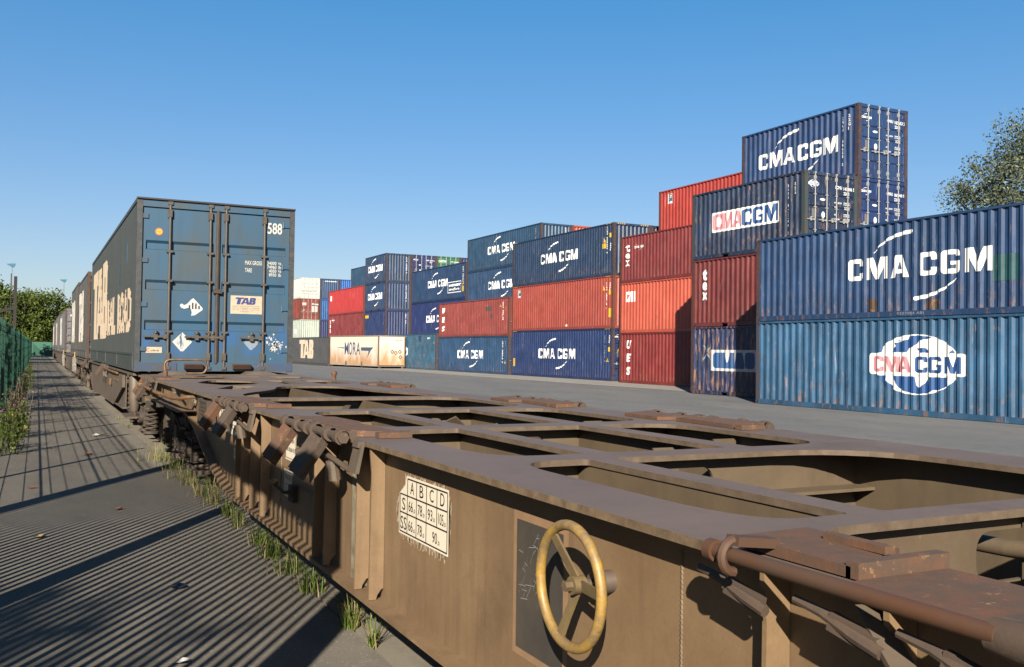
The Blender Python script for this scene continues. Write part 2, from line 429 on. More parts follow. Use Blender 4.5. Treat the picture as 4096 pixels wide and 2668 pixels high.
def container(label, x0, y0, z0, L=L40, H=HS, mat=None, end='panel', W=W20, group='shipping containers stacked in the yard',
              post=None, fine=False, band=.16, name='shipping_container', rot=0.0, pockets=False, bands=None, rods=None,
              rodm=None, cat='container', simple=False, hz=None, marks=False):
    """x0 = world x of the -X face, y0 = world y of the near end"""
    B = Box(); B.L, B.H, B.W, B.x0, B.y0, B.z0 = L, H, W, x0, y0, z0
    post = post or rusty('frame_'+mat.name, tuple(x/ALB for x in FRAME.get(mat.name, (.05, .05, .05))), (.115, .055, .032), .50, .8, 7)
    c = Vector((x0+W/2, y0+L/2, z0))
    if rot:
        o = Vector((x0, y0, z0)); c = o + Matrix.Rotation(rot, 3, 'Z') @ Vector((W/2, L/2, 0))
    root = empty(name, c, label, cat, group, rot); B.root = root
    pw = .15 if not fine else .085
    mk = mat.name; pk = post.name
    pitch, dep = (.278, .042) if not fine else (.118, .018)
    B.pr = profile(-L/2+pw, L/2-pw, pitch, dep); B.inset = .012
    tr = .065
    epitch = .262
    B.pre = profile(-W/2+pw, W/2-pw, epitch, .042)
    for s_ in (-1, 1):
        me = cached(('side', L, H, W, mk, s_, fine, band), lambda: sheet(B.pr, band-.02, H-tr+.01, 'y', s_*(W/2-B.inset), -s_, 1 if simple else 5, 0 if (simple or fine) else .0022, 3).mesh('side_wall', [mat], fix=False))
        link('side_wall', me, root)
        me = cached(('tr', L, H, W, mk, s_), lambda: MB().box(min(s_*(W/2-.055), s_*(W/2+.001)), max(s_*(W/2-.055), s_*(W/2+.001)), -L/2+pw-.01, L/2-pw+.01, H-tr, H-.006).mesh('top_rail', [mat]))
        link('top_rail', me, root)
        def brail():
            s = MB(); xa, xb = sorted((s_*(W/2-.05), s_*(W/2+.001)))
            ys = [-L/2+pw-.01, L/2-pw+.01]
            if pockets: ys = [-L/2+pw-.01, -1.03-.17, -1.03+.17, 1.03-.17, 1.03+.17, L/2-pw+.01]
            for i in range(0, len(ys), 2):
                s.box(xa, xb, ys[i], ys[i+1], .012, band)
                s.box(xa-.008 if s_ < 0 else xa, xb if s_ < 0 else xb+.008, ys[i], ys[i+1], .012, .026)
            for i in range(1, len(ys)-1, 2): s.box(xa, xb, ys[i], ys[i+1], band-.035, band)
            if fine:
                s.box(min(xb, xa)-.014 if s_ < 0 else xa, xb if s_ < 0 else xb+.014, ys[0], ys[-1], band-.03, band)
                s.box(min(xb, xa)-.014 if s_ < 0 else xa, xb if s_ < 0 else xb+.014, ys[0], ys[-1], .012, .06)
                y = ys[0]+.1
                while y < ys[-1]:
                    s.box(min(xb, xa)-.013 if s_ < 0 else xa, xb if s_ < 0 else xb+.013, y, y+.10, .06, band-.03); y += (ys[-1]-ys[0]-.3)/4
            return s.mesh('bottom_rail', [mat])
        link('bottom_rail', cached(('br', L, H, W, mk, s_, band, pockets, fine), brail), root)
    link('roof', cached(('roof', L, H, W, mk), lambda: MB().box(-W/2+.055, W/2-.055, -L/2+.1, L/2-.1, H-.035, H-.012).mesh('roof', [mat])), root)
    link('floor', cached(('floor', L, H, W, mk), lambda: MB().box(-W/2+.055, W/2-.055, -L/2+.1, L/2-.1, .09, .13).mesh('floor', [mat])), root)
    link('front_wall', cached(('fw', L, H, W, mk), lambda: sheet(B.pre, .13, H-.1, 'x', L/2-.03, -1, 1).mesh('front_wall', [mat], fix=False)), root)
    hh = .12 if not fine else .14; sh = .15 if not fine else .16
    for s_ in (-1, 1):
        ya, yb = sorted((s_*(L/2-.09), s_*(L/2-.004)))
        link('end_header', cached(('eh', L, H, W, mk, s_, fine), lambda: MB().box(-W/2+pw-.01, W/2-pw+.01, ya, yb, H-hh, H-.006).mesh('end_header', [mat])), root)
        link('end_sill', cached(('es', L, H, W, mk, s_, fine), lambda: MB().box(-W/2+pw-.01, W/2-pw+.01, ya, yb, .012, sh).mesh('end_sill', [mat])), root)
        for sx in (-1, 1):
            def pm():
                s = MB(); s.box(min(sx*(W/2-pw), sx*W/2), max(sx*(W/2-pw), sx*W/2), min(s_*(L/2-pw), s_*L/2), max(s_*(L/2-pw), s_*L/2), .0, H) if fine else \
                    s.box(min(sx*(W/2-pw), sx*(W/2-.003)), max(sx*(W/2-pw), sx*(W/2-.003)), min(s_*(L/2-pw), s_*(L/2-.003)), max(s_*(L/2-pw), s_*(L/2-.003)), .118, H-.118)
                return s.mesh('corner_post', [post])
            p = link('corner_post', cached(('post', L, H, W, pk, s_, sx, fine), pm), root)
            if not fine:
                for zc in (0, H-.118):
                    link('corner_casting', cached(('cast', pk), lambda: casting().mesh('corner_casting', [post, M_BLACK])), p, (sx*(W/2-.081), s_*(L/2-.089), zc))
    B.endy = -L/2+.03
    B.eprof = B.pre
    if end == 'panel':
        link('end_wall', cached(('ew', L, H, W, mk), lambda: sheet(B.pre, .13, H-.1, 'x', B.endy, 1, 4, .002, 5).mesh('end_wall', [mat], fix=False)), root)
    else:
        B.eprof = None
        iw = (W-2*pw)/2 - .008; ih = H-hh-sh
        bd = bands or [(ih*a, ih*b) for a, b in ((.17, .215), (.345, .39), (.52, .565), (.695, .74))]
        B.endy = -L/2+.035; rodm = rodm or M_STEEL
        rods = rods or (.30, .80)
        hzz = hz or .95
        for sx in (-1, 1):
            me = cached(('leaf', L, H, W, mk, fine), lambda: door_leaf(iw, ih, bd).mesh('door', [mat]))
            d = link('door', me, root, ((-iw-.008) if sx < 0 else .008, B.endy, sh))
            for r_ in rods:
                rx = iw*r_ if sx < 0 else iw*(1-r_)
                def rm():
                    s = MB(); s.tube([(0, 0, -.10), (0, 0, ih+.08)], .018 if not fine else .021, 8)
                    for zz in (.02, ih-.16):
                        s.box(-.042, .042, .008, .034, zz, zz+.14); s.box(-.026, .026, -.026, .008, zz+.012, zz+.128)
                    for zz in (-.12, ih+.05): s.box(-.038, .038, -.024, .03, zz, zz+.05)
                    for zz in (.19, .52, .71): s.box(-.05, .05, -.021, .034, ih*zz, ih*zz+.035)
                    return s.mesh('locking_bar', [rodm], True)
                link('locking_bar', cached(('rod', L, H, W, rodm.name, fine), rm), d, (rx, -.034, 0))
                def hm():
                    s = MB(); s.bar((0, 0, 0), (-.36, -.008, 0), .018, .032)
                    s.box(-.055, .02, -.012, .02, -.035, .035); s.box(-.20, -.14, -.012, .034, -.05, .09); s.tube([(-.17, -.02, .05), (-.17, -.02, .09)], .02, 8)
                    s.bar((-.25, -.012, 0), (-.36, -.014, 0), .02, .022)
                    return s.mesh('handle', [rodm])
                link('handle', cached(('hdl', rodm.name), hm), d, (rx-.02, -.048, hzz-sh))
            for k in range(4):
                zz = ih*(.07+.285*k)
                hx = -.05 if sx < 0 else iw-.09
                link('hinge', cached(('hinge', mk), lambda: MB().box(0, .14, -.022, 0, 0, .075).tube([(-.012, -.012, -.01), (-.012, -.012, .085)], .014, 6).mesh('hinge', [mat])), d, (hx, 0, zz))
        link('door_gasket', cached(('gask', L, H, fine), lambda: MB().box(-.007, .007, B.endy+.004, B.endy+.03, sh, H-hh).mesh('door_gasket', [M_BLACK])), root)
        # back plate closes the gaps round the leaves
        link('inner_frame', cached(('inner', L, H, W), lambda: MB().box(-W/2+pw-.005, W/2-pw+.005, -L/2+.108, -L/2+.112, sh-.01, H-hh+.01).mesh('inner_frame', [M_BLACK])), root)
    return B
_off = [0.0]
def side_decal(B, bm, mat, name, off=.003):
    """bm in (world Y far..., z) given as s = distance from the far end, t = height over the container base"""
    off += .0025
    cut(bm, [B.L/2 - y for y, d in B.pr])
    for v in bm.verts:
        s, t = v.co.x, v.co.y; y = B.L/2 - s
        v.co = Vector((-B.W/2 + B.inset + pdepth(B.pr, y) - off, y, t))
    bmesh.ops.recalc_face_normals(bm, faces=bm.faces)
    return bmobj(bm, name, mat, B.root)
def end_decal(B, bm, mat, name, off=.003, y=None):
    """bm in s = distance from the left edge of the end face, t = height"""
    if B.eprof: cut(bm, [x + B.W/2 for x, d in B.eprof])
    for v in bm.verts:
        s, t = v.co.x, v.co.y; x = -B.W/2 + s
        v.co = Vector((x, (y if y is not None else B.endy) + (pdepth(B.eprof, x) if B.eprof else 0) - off, t))
    return bmobj(bm, name, mat, B.root)
def S_(B, Y): return B.y0 + B.L - Y           # world Y -> s
def cma_logo(B, mat, s0, t0, h=.6, wide=True, sw=True, name='line_logo', k=1.0, off=.003):
    """white two word lettering with a swoosh above and below; s0 = left, t0 = base line"""
    if wide: pos = (0, .63, 1.45, 2.36, 3.04, 3.70); ws = (.52, .74, .58, .53, .55, .76)
    else: pos = (0, .60, 1.37, 2.11, 2.75, 3.37); ws = (.52, .73, .58, .53, .55, .73)
    fn = (L_C, L_M, L_A, L_C, L_G, L_M); sc = h/.6; parts = []
    for p, w_, f in zip(pos, ws, fn): parts.append(_tri2d(place(f(w_/.6), s0+p*sc, t0, h)))
    if sw:
        e = pos[-1]+ws[-1]
        up = [(.88, .72, .006), (1.05, .87, .018), (1.25, 1.0, .03), (1.50, 1.10, .04), (1.78, 1.16, .048), (2.13, 1.20, .052)]
        parts.append(_tri2d(swoosh([(s0+a*sc*k, t0+b*sc, c*sc) for a, b, c in up])))
        lo = [(e-.97-.00, -.10, .006), (e-1.12, -.24, .018), (e-1.35, -.37, .03), (e-1.6, -.47, .04), (e-1.87, -.54, .048), (e-2.2, -.58, .052)]
        parts.append(_tri2d(swoosh([(s0+a*sc, t0+b*sc, c*sc) for a, b, c in lo])))
    return side_decal(B, joinbm(parts), mat, name, off)
def vtext(B, body, s0, ttop, ch, cw, mat=None, gap=1.35, name='number_marking', end=False, bold=.02):
    bms = []
    for i, chx in enumerate(body):
        if chx == ' ': continue
        bms.append(shift(textbm(chx, ch, cw if chx not in '1I' else cw*.4, bold), s0, ttop-ch-i*ch*gap))
    (end_decal if end else side_decal)(B, joinbm(bms), mat or M_WHITE, name)
def tri_sign(B, s, t, k=.28, end=False):
    f = end_decal if end else side_decal
    f(B, _tri2d([[(s, t), (s+k, t), (s+k/2, t+k*1.1)]]), M_SIGN, 'warning_sticker', .0035)
def rect_sign(B, s, t, w_, h_, mat, name='sticker', end=False, off=.0035):
    (end_decal if end else side_decal)(B, _tri2d([[(s, t), (s+w_, t), (s+w_, t+h_), (s, t+h_)]]), mat, name, off)
M_SIGN = plain('yellow_sticker', (.75, .48, .02), .5)
M_PINK = decalmat('faded_pink_paint', (.80, .28, .32), .15, (.7, .7, .7))
M_NAVYD = decalmat('navy_lettering', (.006, .085, .30), .1, (.3, .3, .3))
M_STK = plain('silver_sticker', (.62, .62, .60), .5)
M_GREYPL = plain('grey_data_plate', (.18, .18, .18), .5)
def hazard(B, s, t, n=4, end=False):
    f = end_decal if end else side_decal
    f(B, _tri2d([[(s-.02, t), (s+n*.13+.02, t), (s+n*.13+.02, t+.06), (s-.02, t+.06)]]), M_BLACK, 'hazard_strip', -.0125 if not end else -.02)
def P(nm, rgb, **kw): return paint(nm, C(*rgb), **kw)
def door_marks(B, prefix, num, chk, logo='swoosh', extra=True):
    """stencilled owner code, number, weights, plates on the two door leaves"""
    H = B.H; parts = []
    def T(body, s, t, h, w_, bold=.02): parts.append(shift(textbm(body, h, w_, bold), s, t))
    if logo == 'swoosh':
        for i, (p_, w_, f) in enumerate(zip((0, .63, 1.45, 2.36, 3.04, 3.70), (.52, .74, .58, .53, .55, .76), (L_C, L_M, L_A, L_C, L_G, L_M))):
            sc = .105; parts.append(_tri2d(place(f(w_/.6), .17+p_*sc, H-.50, .6*sc*1.2)))
        parts.append(_tri2d(swoosh([(.25, H-.40, .003), (.33, H-.355, .007), (.43, H-.34, .009)])))
        parts.append(_tri2d(swoosh([(.58, H-.52, .003), (.50, H-.57, .007), (.40, H-.59, .009)])))
    T(prefix, 1.42, H-.52, .115, .30); T(num, 1.80, H-.54, .115, .40); T(chk, 2.245, H-.54, .115, .06)
    T('22G1', 1.80, H-.70, .11, .26)
    T('MAX. GROSS', 1.37, H-1.02, .055, .34); T('TARE', 1.37, H-1.17, .055, .14)
    T('30,480 KG', 1.80, H-1.00, .05, .28); T('67,200 LB', 1.80, H-1.06, .05, .28); T('2,230 KG', 1.83, H-1.15, .05, .25); T('4,920 LB', 1.83, H-1.21, .05, .25)
    T('NET', 1.37, H-1.43, .055, .10); T('CU. CAP.', 1.37, H-1.58, .055, .26)
    T('28,250 KG', 1.80, H-1.40, .05, .28); T('62,280 LB', 1.80, H-1.46, .05, .28); T('33.2 CU.M', 1.80, H-1.56, .05, .28); T('1,172 CU.FT', 1.80, H-1.62, .05, .28)
    ov = [(.83+.12*cos(a*pi/8), H-.93+.04*sin(a*pi/8)) for a in range(16)]; parts.append(_tri2d([ov]))
    ci = [(.86+.075*cos(a*pi/8), H-1.45+.11*sin(a*pi/8)) for a in range(16)]; parts.append(_tri2d([ci]))
    end_decal(B, joinbm(parts), M_WHITE, 'door_markings', .0045)
    rect_sign(B, .34, H-1.58, .20, .32, M_GREYPL, 'data_plate', True, .006)
def globe(B, sc_, tc, k=1.0, mini=False, end=False):
    """white globe oval, blue seas, white band with pink and navy lettering; centre sc_, tc"""
    dec = end_decal if end else side_decal
    a, b = 1.32*k, .79*k
    el = lambda q: [(sc_+a*q*cos(i*pi/20), tc+b*q*sin(i*pi/20)) for i in range(40)]
    band = rrect(sc_-1.49*k, sc_+1.49*k, tc-.28*k, tc+.29*k, .09*k)
    dec(B, joinbm([_tri2d([el(1)])]), M_WHITE, 'globe_emblem', .003)
    seas = [[(-.20, .74), (.05, .765), (.55, .71), (.30, .66), (.10, .62), (.02, .53), (-.10, .45), (-.22, .43), (-.28, .32), (-.75, .32), (-.70, .42), (-.60, .48), (-.66, .56), (-.40, .62), (-.24, .66)],
            [(-1.22, .30), (-1.06, .50), (-1.10, .31)], [(.16, .31), (.02, .42), (.28, .44), (.36, .38), (.42, .31)],
            [(-.72, -.31), (-.55, -.62), (-.30, -.72), (.05, -.765), (.40, -.73), (.55, -.64), (.75, -.63), (.98, -.50), (.92, -.40), (1.0, -.31), (.42, -.31), (.30, -.46), (.12, -.62), (.02, -.55), (-.02, -.31)],
            [(-1.24, -.31), (-1.0, -.53), (-.72, -.66), (-.70, -.60), (-.95, -.44), (-.93, -.31)], [(1.02, .30), (1.10, .40), (1.16, .30)], [(-.62, .63), (-.50, .64), (-.50, .60)]]
    dec(B, joinbm([_tri2d([[(sc_+x*k, tc+y*k) for x, y in l]]) for l in seas]), M_NAVYD, 'globe_seas', .0045)
    dec(B, _tri2d([band]), M_WHITE, 'name_band', .006)
    h = .42*k; u = h
    x = sc_-1.38*k; L3 = []
    for f, w_, gx in ((L_C, .56, 0), (L_M, .86, .36), (L_A, .72, .80)): L3.append(_tri2d(place(f(w_/.7), x+gx*k, tc-.21*k, h, sx=1)))
    dec(B, joinbm(L3), M_PINK, 'pink_lettering', .0075)
    L3 = []
    for f, w_, gx in ((L_C, .62, 1.36), (L_G, .64, 1.80), (L_M, .84, 2.24)): L3.append(_tri2d(place(f(w_/.7), x+gx*k, tc-.21*k, h)))
    dec(B, joinbm(L3), M_NAVYD, 'navy_lettering', .0075)

YG = 'shipping containers stacked in the yard'
def yard():
    # --- stack A : nearest, two 40 ft boxes
    xa, ya = 20.38, 10.89
    A0 = container('faded teal blue container with globe emblem, lower box of the nearest stack', xa, ya, 0, mat=P('teal_paint', (58, 102, 146), rust=.34, fade=.3, streak=.6, scratch=.4), marks=True)
    globe(A0, S_(A0, 17.04), 1.34)
    A1 = container('dark blue container with large white lettering and green patch, above the teal one', xa, ya, HS, mat=P('deep_blue_paint', (42, 74, 124), rust=.24, fade=.22, streak=.5))
    cma_logo(A1, M_WHITE, S_(A1, 19.31), 3.645-HS)
    rect_sign(A1, S_(A1, 14.85), 3.38-HS, .72, .63, P('green_patch_paint', (38, 92, 100), rust=.1), 'green_repair_patch', off=.002)
    rect_sign(A1, S_(A1, 18.64), 2.77-HS, .31, .35, P('brown_patch_paint', (92, 70, 50), rust=.4), 'rusty_repair_patch', off=.002)
    rect_sign(A1, S_(A1, 16.71), 2.77-HS, .33, .25, P('brown_patch_paint', (92, 70, 50), rust=.4), 'rusty_repair_patch', off=.002)
    bm = shift(textbm('9207084 ABI', .07, .85), S_(A1, 17.62), .06)
    for v in bm.verts: v.co = Vector((-W20/2-.004, A1.L/2-v.co.x, v.co.y))
    bmobj(bm, 'chalk_number', decalmat('chalk', (.35, .37, .40), .3), A1.root)
    # --- stack B : 20 ft
    xb, yb = 22.84, 23.54
    B0 = container('navy container with partly overpainted white sign, on the ground beside the teal one', xb, yb, 0, L20, mat=P('navy_paint', (30, 50, 100), rust=.62, fade=.3, streak=.6), pockets=True)
    side_decal(B0, _tri2d([rrect(S_(B0, 28.41), S_(B0, 24.9), .92, 1.71, .05)]), decalmat('worn_white_plate', (.72, .74, .74), .45, (.12, .05, .02)), 'painted_sign', .003)
    over = [rrect(S_(B0, 28.28), S_(B0, 27.84), 1.02, 1.61, .12), [(S_(B0, 27.82)+a, b) for a, b in ((0, 1.02), (0, 1.61), (.2, 1.61), (.36, 1.22), (.50, 1.61), (.72, 1.61), (.74, 1.02))],
            [(S_(B0, 27.05)+a, b) for a, b in ((0, 1.02), (.12, 1.61), (.42, 1.61), (.55, 1.02))], rrect(S_(B0, 26.46), S_(B0, 25.98), 1.02, 1.62, .14)]
    side_decal(B0, joinbm([_tri2d([l]) for l in over]), decalmat('overpaint_blue', (.02, .10, .30), .5, (.30, .03, .06)), 'overpainted_letters', .0045)
    side_decal(B0, joinbm([_tri2d(swoosh([(S_(B0, 28.83), 1.88, .02), (S_(B0, 28.45), 1.34, .02)])), _tri2d(swoosh([(S_(B0, 28.47), 1.82, .02), (S_(B0, 28.88), 1.30, .02)]))]), decalmat('spray', (.28, .38, .42), .4), 'spray_cross', .004)
    red_tex = P('oxide_red_paint', (128, 46, 44), rust=.15, fade=.25, streak=.5)
    B1 = container('dark red container lettered tex, middle box below the navy one with a white plate', xb, yb, HS, L20, mat=red_tex, pockets=True)
    B2 = container('navy container with pink and blue lettering on a white plate, doors towards us', xb, yb, 2*HS, L20, mat=P('night_blue_paint', (28, 50, 88), rust=.42, fade=.3, streak=.6), end='door', pockets=True, post=rusty('teal_frame', (.02, .085, .10), (.12, .055, .03), .35, .7, 6))
    side_decal(B2, _tri2d([rrect(S_(B2, 28.45), S_(B2, 24.78), 6.16-2*HS, 6.91-2*HS, .06)]), M_WHITE, 'painted_sign', .003)
    l = []
    for f, w_, g in ((L_C, .52, 0), (L_M, .60, .52), (L_A, .52, 1.10)): l.append(_tri2d(place(f(w_/.6), S_(B2, 28.33)+g, 6.24-2*HS, .6)))
    side_decal(B2, joinbm(l), M_PINK, 'pink_lettering', .0045)
    l = []
    for f, w_, g in ((L_C, .54, 0), (L_G, .54, .58), (L_M, .72, 1.16)): l.append(_tri2d(place(f(w_/.6), S_(B2, 26.70)+g, 6.24-2*HS, .6)))
    side_decal(B2, joinbm(l), M_NAVYD, 'navy_lettering', .0045)
    vtext(B2, 'ECMU 143306 5', S_(B2, 24.38), 2.22, .10, .08); vtext(B2, '22G1', S_(B2, 24.06), 2.25, .11, .09)
    door_marks(B2, 'ECMU', '143306', '5', logo=None); globe(B2, .42, HS-.42, .16, end=True)
    for B in (B1,):
        for i, ch in enumerate('tex'):
            h = (.42, .30, .30)[i]; t = (4.38, 4.00, 3.62)[i]-HS
            side_decal(B, shift(textbm(ch, h, .26, .045), S_(B, 28.93), t), M_WHITE, 'lettering')
    # --- column D behind B
    xd = xb+2.44
    navyD = P('marine_blue_paint', (34, 68, 124), rust=.20, fade=.2, streak=.45)
    for k, z in enumerate((0, HS)):
        container(('hidden navy container at ground level behind the navy one with overpainted sign', 'hidden blue container behind the dark red one lettered tex')[k], xd, yb-.02, z, L20, mat=navyD, simple=True)
    D2 = container('blue container with white locking bars, its doors numbered 065940, under the topmost one', xd, yb-.02, 2*HS, L20, mat=P('ink_blue_paint', (30, 58, 118), rust=.16, fade=.2), end='door', pockets=True)
    door_marks(D2, 'CMAU', '065940', '9')
    D3 = container('blue container topmost of all, large white lettering on its side and doors numbered 103653', xd, yb-.02, 3*HS, L20, mat=navyD, end='door', pockets=True)
    cma_logo(D3, M_WHITE, S_(D3, 28.57), 8.82-3*HS, wide=False)
    vtext(D3, 'CMAU 103653 2', S_(D3, 24.30), 2.22, .10, .08); vtext(D3, '22G1', S_(D3, 24.0), 2.28, .11, .09)
    door_marks(D3, 'CMAU', '103653', '2')
    # --- column C
    xc, yc, lc = 27.2, 29.75, 11.54
    C0 = container('dark red container lettered U E S, standing on the ground under the salmon one', xc, yc, 0, lc, mat=P('signal_red_paint', (146, 44, 42), rust=.20, fade=.22, streak=.4))
    for i, ch in enumerate('UES'): side_decal(C0, shift(textbm(ch, .42, .36, .05, .22), S_(C0, 40.66), (1.78, 1.10, .43)[i]), M_WHITE, 'lettering')
    C1 = container('salmon orange container lettered CAI, between two dark red ones', xc, yc, HS, lc, mat=P('salmon_paint', (226, 106, 82), rust=.30, fade=.12, streak=.3))
    cai = [[(0, 0), (0, 1), (.62, 1), (.62, .72), (.28, .72), (.28, .26), (.40, .26), (.62, .72), (.80, 1), (1.18, 1), (1.18, 0), (.92, 0), (.92, .62), (.60, 0)]]
    side_decal(C1, joinbm([_tri2d(place(cai, S_(C1, 40.75), 4.19-HS, .53)), _tri2d(place([[(0, 0), (.12, 0), (.12, 1), (0, 1)]], S_(C1, 39.98), 4.19-HS, .53))]), M_WHITE, 'lettering')
    C2 = container('dark red container lettered tex with a small white logo, resting on the salmon one', xc, yc, 2*HS, lc, 2.43, mat=P('brick_red_paint', (142, 52, 52), rust=.14, fade=.2, streak=.4))
    for i, ch in enumerate('tex'): side_decal(C2, shift(textbm(ch, (.44, .30, .30)[i], .34, .045), S_(C2, 40.80), (6.78, 6.43, 6.06)[i]-2*HS), M_WHITE, 'lettering')
    cma_logo(C2, M_WHITE, S_(C2, 40.0), 6.92-2*HS, .11, k=.55, name='small_logo')
    for k in range(3): container(('hidden red container on the ground in the second row', 'hidden red container second from the ground in the second row', 'hidden red container under the bright red one with the small blue sign')[k], xc+2.5, 35.3, k*HS, L20, mat=red_tex, simple=True)
    C3 = container('bright red container with a small blue sign, highest one left of the topmost blue container', xc+2.5, 29.2, 3*HS, L40, HS-.12, mat=P('vermilion_paint', (192, 62, 48), rust=.08, fade=.15, streak=.3))
    rect_sign(C3, S_(C3, 40.6), 1.72, .38, .52, decalmat('sign_white', (.75, .75, .73), .1), 'sign_frame', off=.003)
    rect_sign(C3, S_(C3, 40.57), 1.84, .32, .38, M_NAVYD, 'lessor_sign', off=.0045)
    side_decal(C3, shift(textbm('F', .26, .2, .05, .2), S_(C3, 40.54), 1.91), decalmat('pale_yellow', (.8, .75, .3), .1), 'sign_letter', .006)
    # --- column E (high cube, near end visible)
    xe, ye = 27.93, 43.06
    E0 = container('dark blue container with white lettering and a yellow label, under the rust red one', xe, ye, 0, H=HC, mat=P('cobalt_paint', (30, 54, 112), rust=.12, fade=.18, streak=.4), end='door')
    cma_logo(E0, M_WHITE, S_(E0, 51.5), 1.16); door_marks(E0, 'CMAU', '545136', '2')
    tri_sign(E0, .30, 1.55, .30, True)
    rect_sign(E0, S_(E0, 55.0), .60, .26, .52, M_SIGN); tri_sign(E0, S_(E0, 43.72), 1.05)
    vtext(E0, 'CMAU 545136 2', S_(E0, 43.92), 2.52, .085, .07); vtext(E0, '45G1', S_(E0, 43.45), 2.52, .085, .07)
    rect_sign(E0, S_(E0, 43.5), 1.62, .12, .24, M_SIGN)
    E1 = container('rust red container with a small blue sign, between two dark blue ones', xe, ye, HC, H=HC, mat=P('rust_red_paint', (182, 82, 68), rust=.16, fade=.15, streak=.45))
    tri_sign(E1, S_(E1, 44.2), 5.0-HC); rect_sign(E1, S_(E1, 43.5), 3.5-HC, .26, .5, M_SIGN); rect_sign(E1, S_(E1, 43.5), 4.75-HC, .14, .24, M_SIGN)
    rect_sign(E1, S_(E1, 54.45), 5.05-HC, .40, .52, decalmat('sign_white', (.75, .75, .73), .1), 'sign_frame', off=.003)
    rect_sign(E1, S_(E1, 54.41), 5.17-HC, .32, .38, M_NAVYD, 'lessor_sign', off=.0045)
    side_decal(E1, shift(textbm('F', .26, .2, .05, .2), S_(E1, 54.36), 5.24-HC), decalmat('pale_yellow', (.8, .75, .3), .1), 'sign_letter', .006)
    vtext(E1, 'TCNU 682714 1', S_(E1, 43.78), 5.42-HC, .085, .07); vtext(E1, '45G1', S_(E1, 43.45), 5.42-HC, .085, .07)
    rect_sign(E1, S_(E1, 48.2), .18, .22, .13, M_STK, 'small_sticker')
    E2 = container('dark blue container with white lettering and yellow stickers, resting on the rust red one', xe, ye, 2*HC, H=HC, mat=P('slate_blue_paint', (30, 58, 98), rust=.18, fade=.2, streak=.5))
    cma_logo(E2, M_WHITE, S_(E2, 51.4), 7.0-2*HC)
    tri_sign(E2, S_(E2, 44.2), 7.66-2*HC); rect_sign(E2, S_(E2, 44.25), 7.33-2*HC, .38, .28, M_SIGN); rect_sign(E2, S_(E2, 43.5), 7.9-2*HC, .14, .24, M_SIGN)
    vtext(E2, 'TCNU 998630 0', S_(E2, 43.78), 8.5-2*HC, .085, .07); vtext(E2, '45G1', S_(E2, 43.45), 7.6-2*HC, .085, .07)
    vtext(E2, 'TCNU', 1.95, 2.3, .09, .08, end=True)
    for B, zz in ((E0, HC), (E1, HC), (E2, HC)):      # black and yellow tape on the top rails
        for s0 in (S_(B, 43.85), .22):
            for i in range(4):
                q = _tri2d([[(s0+i*.14, zz-.058), (s0+i*.14+.075, zz-.058), (s0+i*.14+.125, zz-.012), (s0+i*.14+.05, zz-.012)]])
                for v in q.verts: v.co = Vector((-B.W/2-.004, B.L/2-v.co.x, v.co.y))
                bmobj(q, 'hazard_tape', M_SIGN, B.root)
    for s0 in (.22, 1.75):
        for i in range(4):
            q = _tri2d([[(s0+i*.14, HC-.075), (s0+i*.14+.075, HC-.075), (s0+i*.14+.125, HC-.020), (s0+i*.14+.05, HC-.020)]])
            for v in q.verts: v.co = Vector((-E2.W/2+v.co.x, -E2.L/2-.001, v.co.y))
            bmobj(q, 'hazard_tape', M_SIGN, E2.root)
    blue2 = P('slate_blue_paint', (30, 58, 98), rust=.18, fade=.2, streak=.5)
    for k in range(3): container(('hidden blue container on the ground behind the dark blue one with a yellow label', 'hidden blue container behind the rust red one', 'blue container of which only a sliver shows right of the one with yellow stickers')[k], xe+2.46, ye, k*HC, H=HC, mat=blue2, simple=True)
    # --- column F
    xf, yf = 27.81, 55.43
    F0 = container('mid blue container with rusty scratches, on the ground under the faded red one', xf, yf, 0, mat=P('azure_paint', (42, 78, 122), rust=.24, fade=.22, streak=.5), end='door')
    cma_logo(F0, M_WHITE, S_(F0, 63.88), 1.01); tri_sign(F0, S_(F0, 56.1), .75); vtext(F0, 'CMAU 458310 2', S_(F0, 56.4), 2.25, .085, .07); vtext(F0, '45G1', S_(F0, 55.95), 2.25, .085, .07)
    F1 = container('faded red container lettered U E S with a grey patch, above a mid blue one', xf, yf, HS, mat=P('faded_red_paint', (162, 74, 68), rust=.22, fade=.18, streak=.5), end='door')
    for i, ch in enumerate('UES'): side_decal(F1, shift(textbm(ch, .42, .40, .05, .2), S_(F1, 66.95), (4.40, 3.70, 3.02)[i]-HS), M_WHITE, 'lettering')
    tri_sign(F1, S_(F1, 56.9), 4.55-HS); rect_sign(F1, S_(F1, 56.0), 4.3-HS, .14, .26, M_SIGN); vtext(F1, 'UESU 450128', S_(F1, 56.4), 4.9-HS, .085, .07)
    rect_sign(F1, S_(F1, 59.2), 4.35-HS, 1.1, .3, decalmat('grey_mark', (.09, .06, .055), .5, (.33, .08, .06)), 'overpainted_mark'); rect_sign(F1, S_(F1, 58.4), 3.85-HS, .4, .28, decalmat('grey_mark', (.09, .06, .055), .5, (.33, .08, .06)), 'overpainted_mark')
    # --- G second row
    xg, yg = 30.4, 55.92
    gb = P('steel_blue_paint', (34, 74, 112), rust=.14, fade=.2, streak=.5)
    for k in range(2): container(('hidden blue container on the ground behind the mid blue one with rusty scratches', 'hidden blue container behind the faded red one lettered U E S')[k], xg, yg, k*HS, mat=gb, simple=True)
    G2 = container('blue container with white lettering, second from the top, left of the one with yellow stickers', xg, yg, 2*HS, mat=P('steel_blue_two_paint', (36, 72, 116), rust=.15, fade=.25, streak=.6))
    cma_logo(G2, M_WHITE, S_(G2, 64.25), 6.20-2*HS)
    G3 = container('blue container with white lettering, highest and leftmost of the middle group', xg, yg, 3*HS, mat=gb)
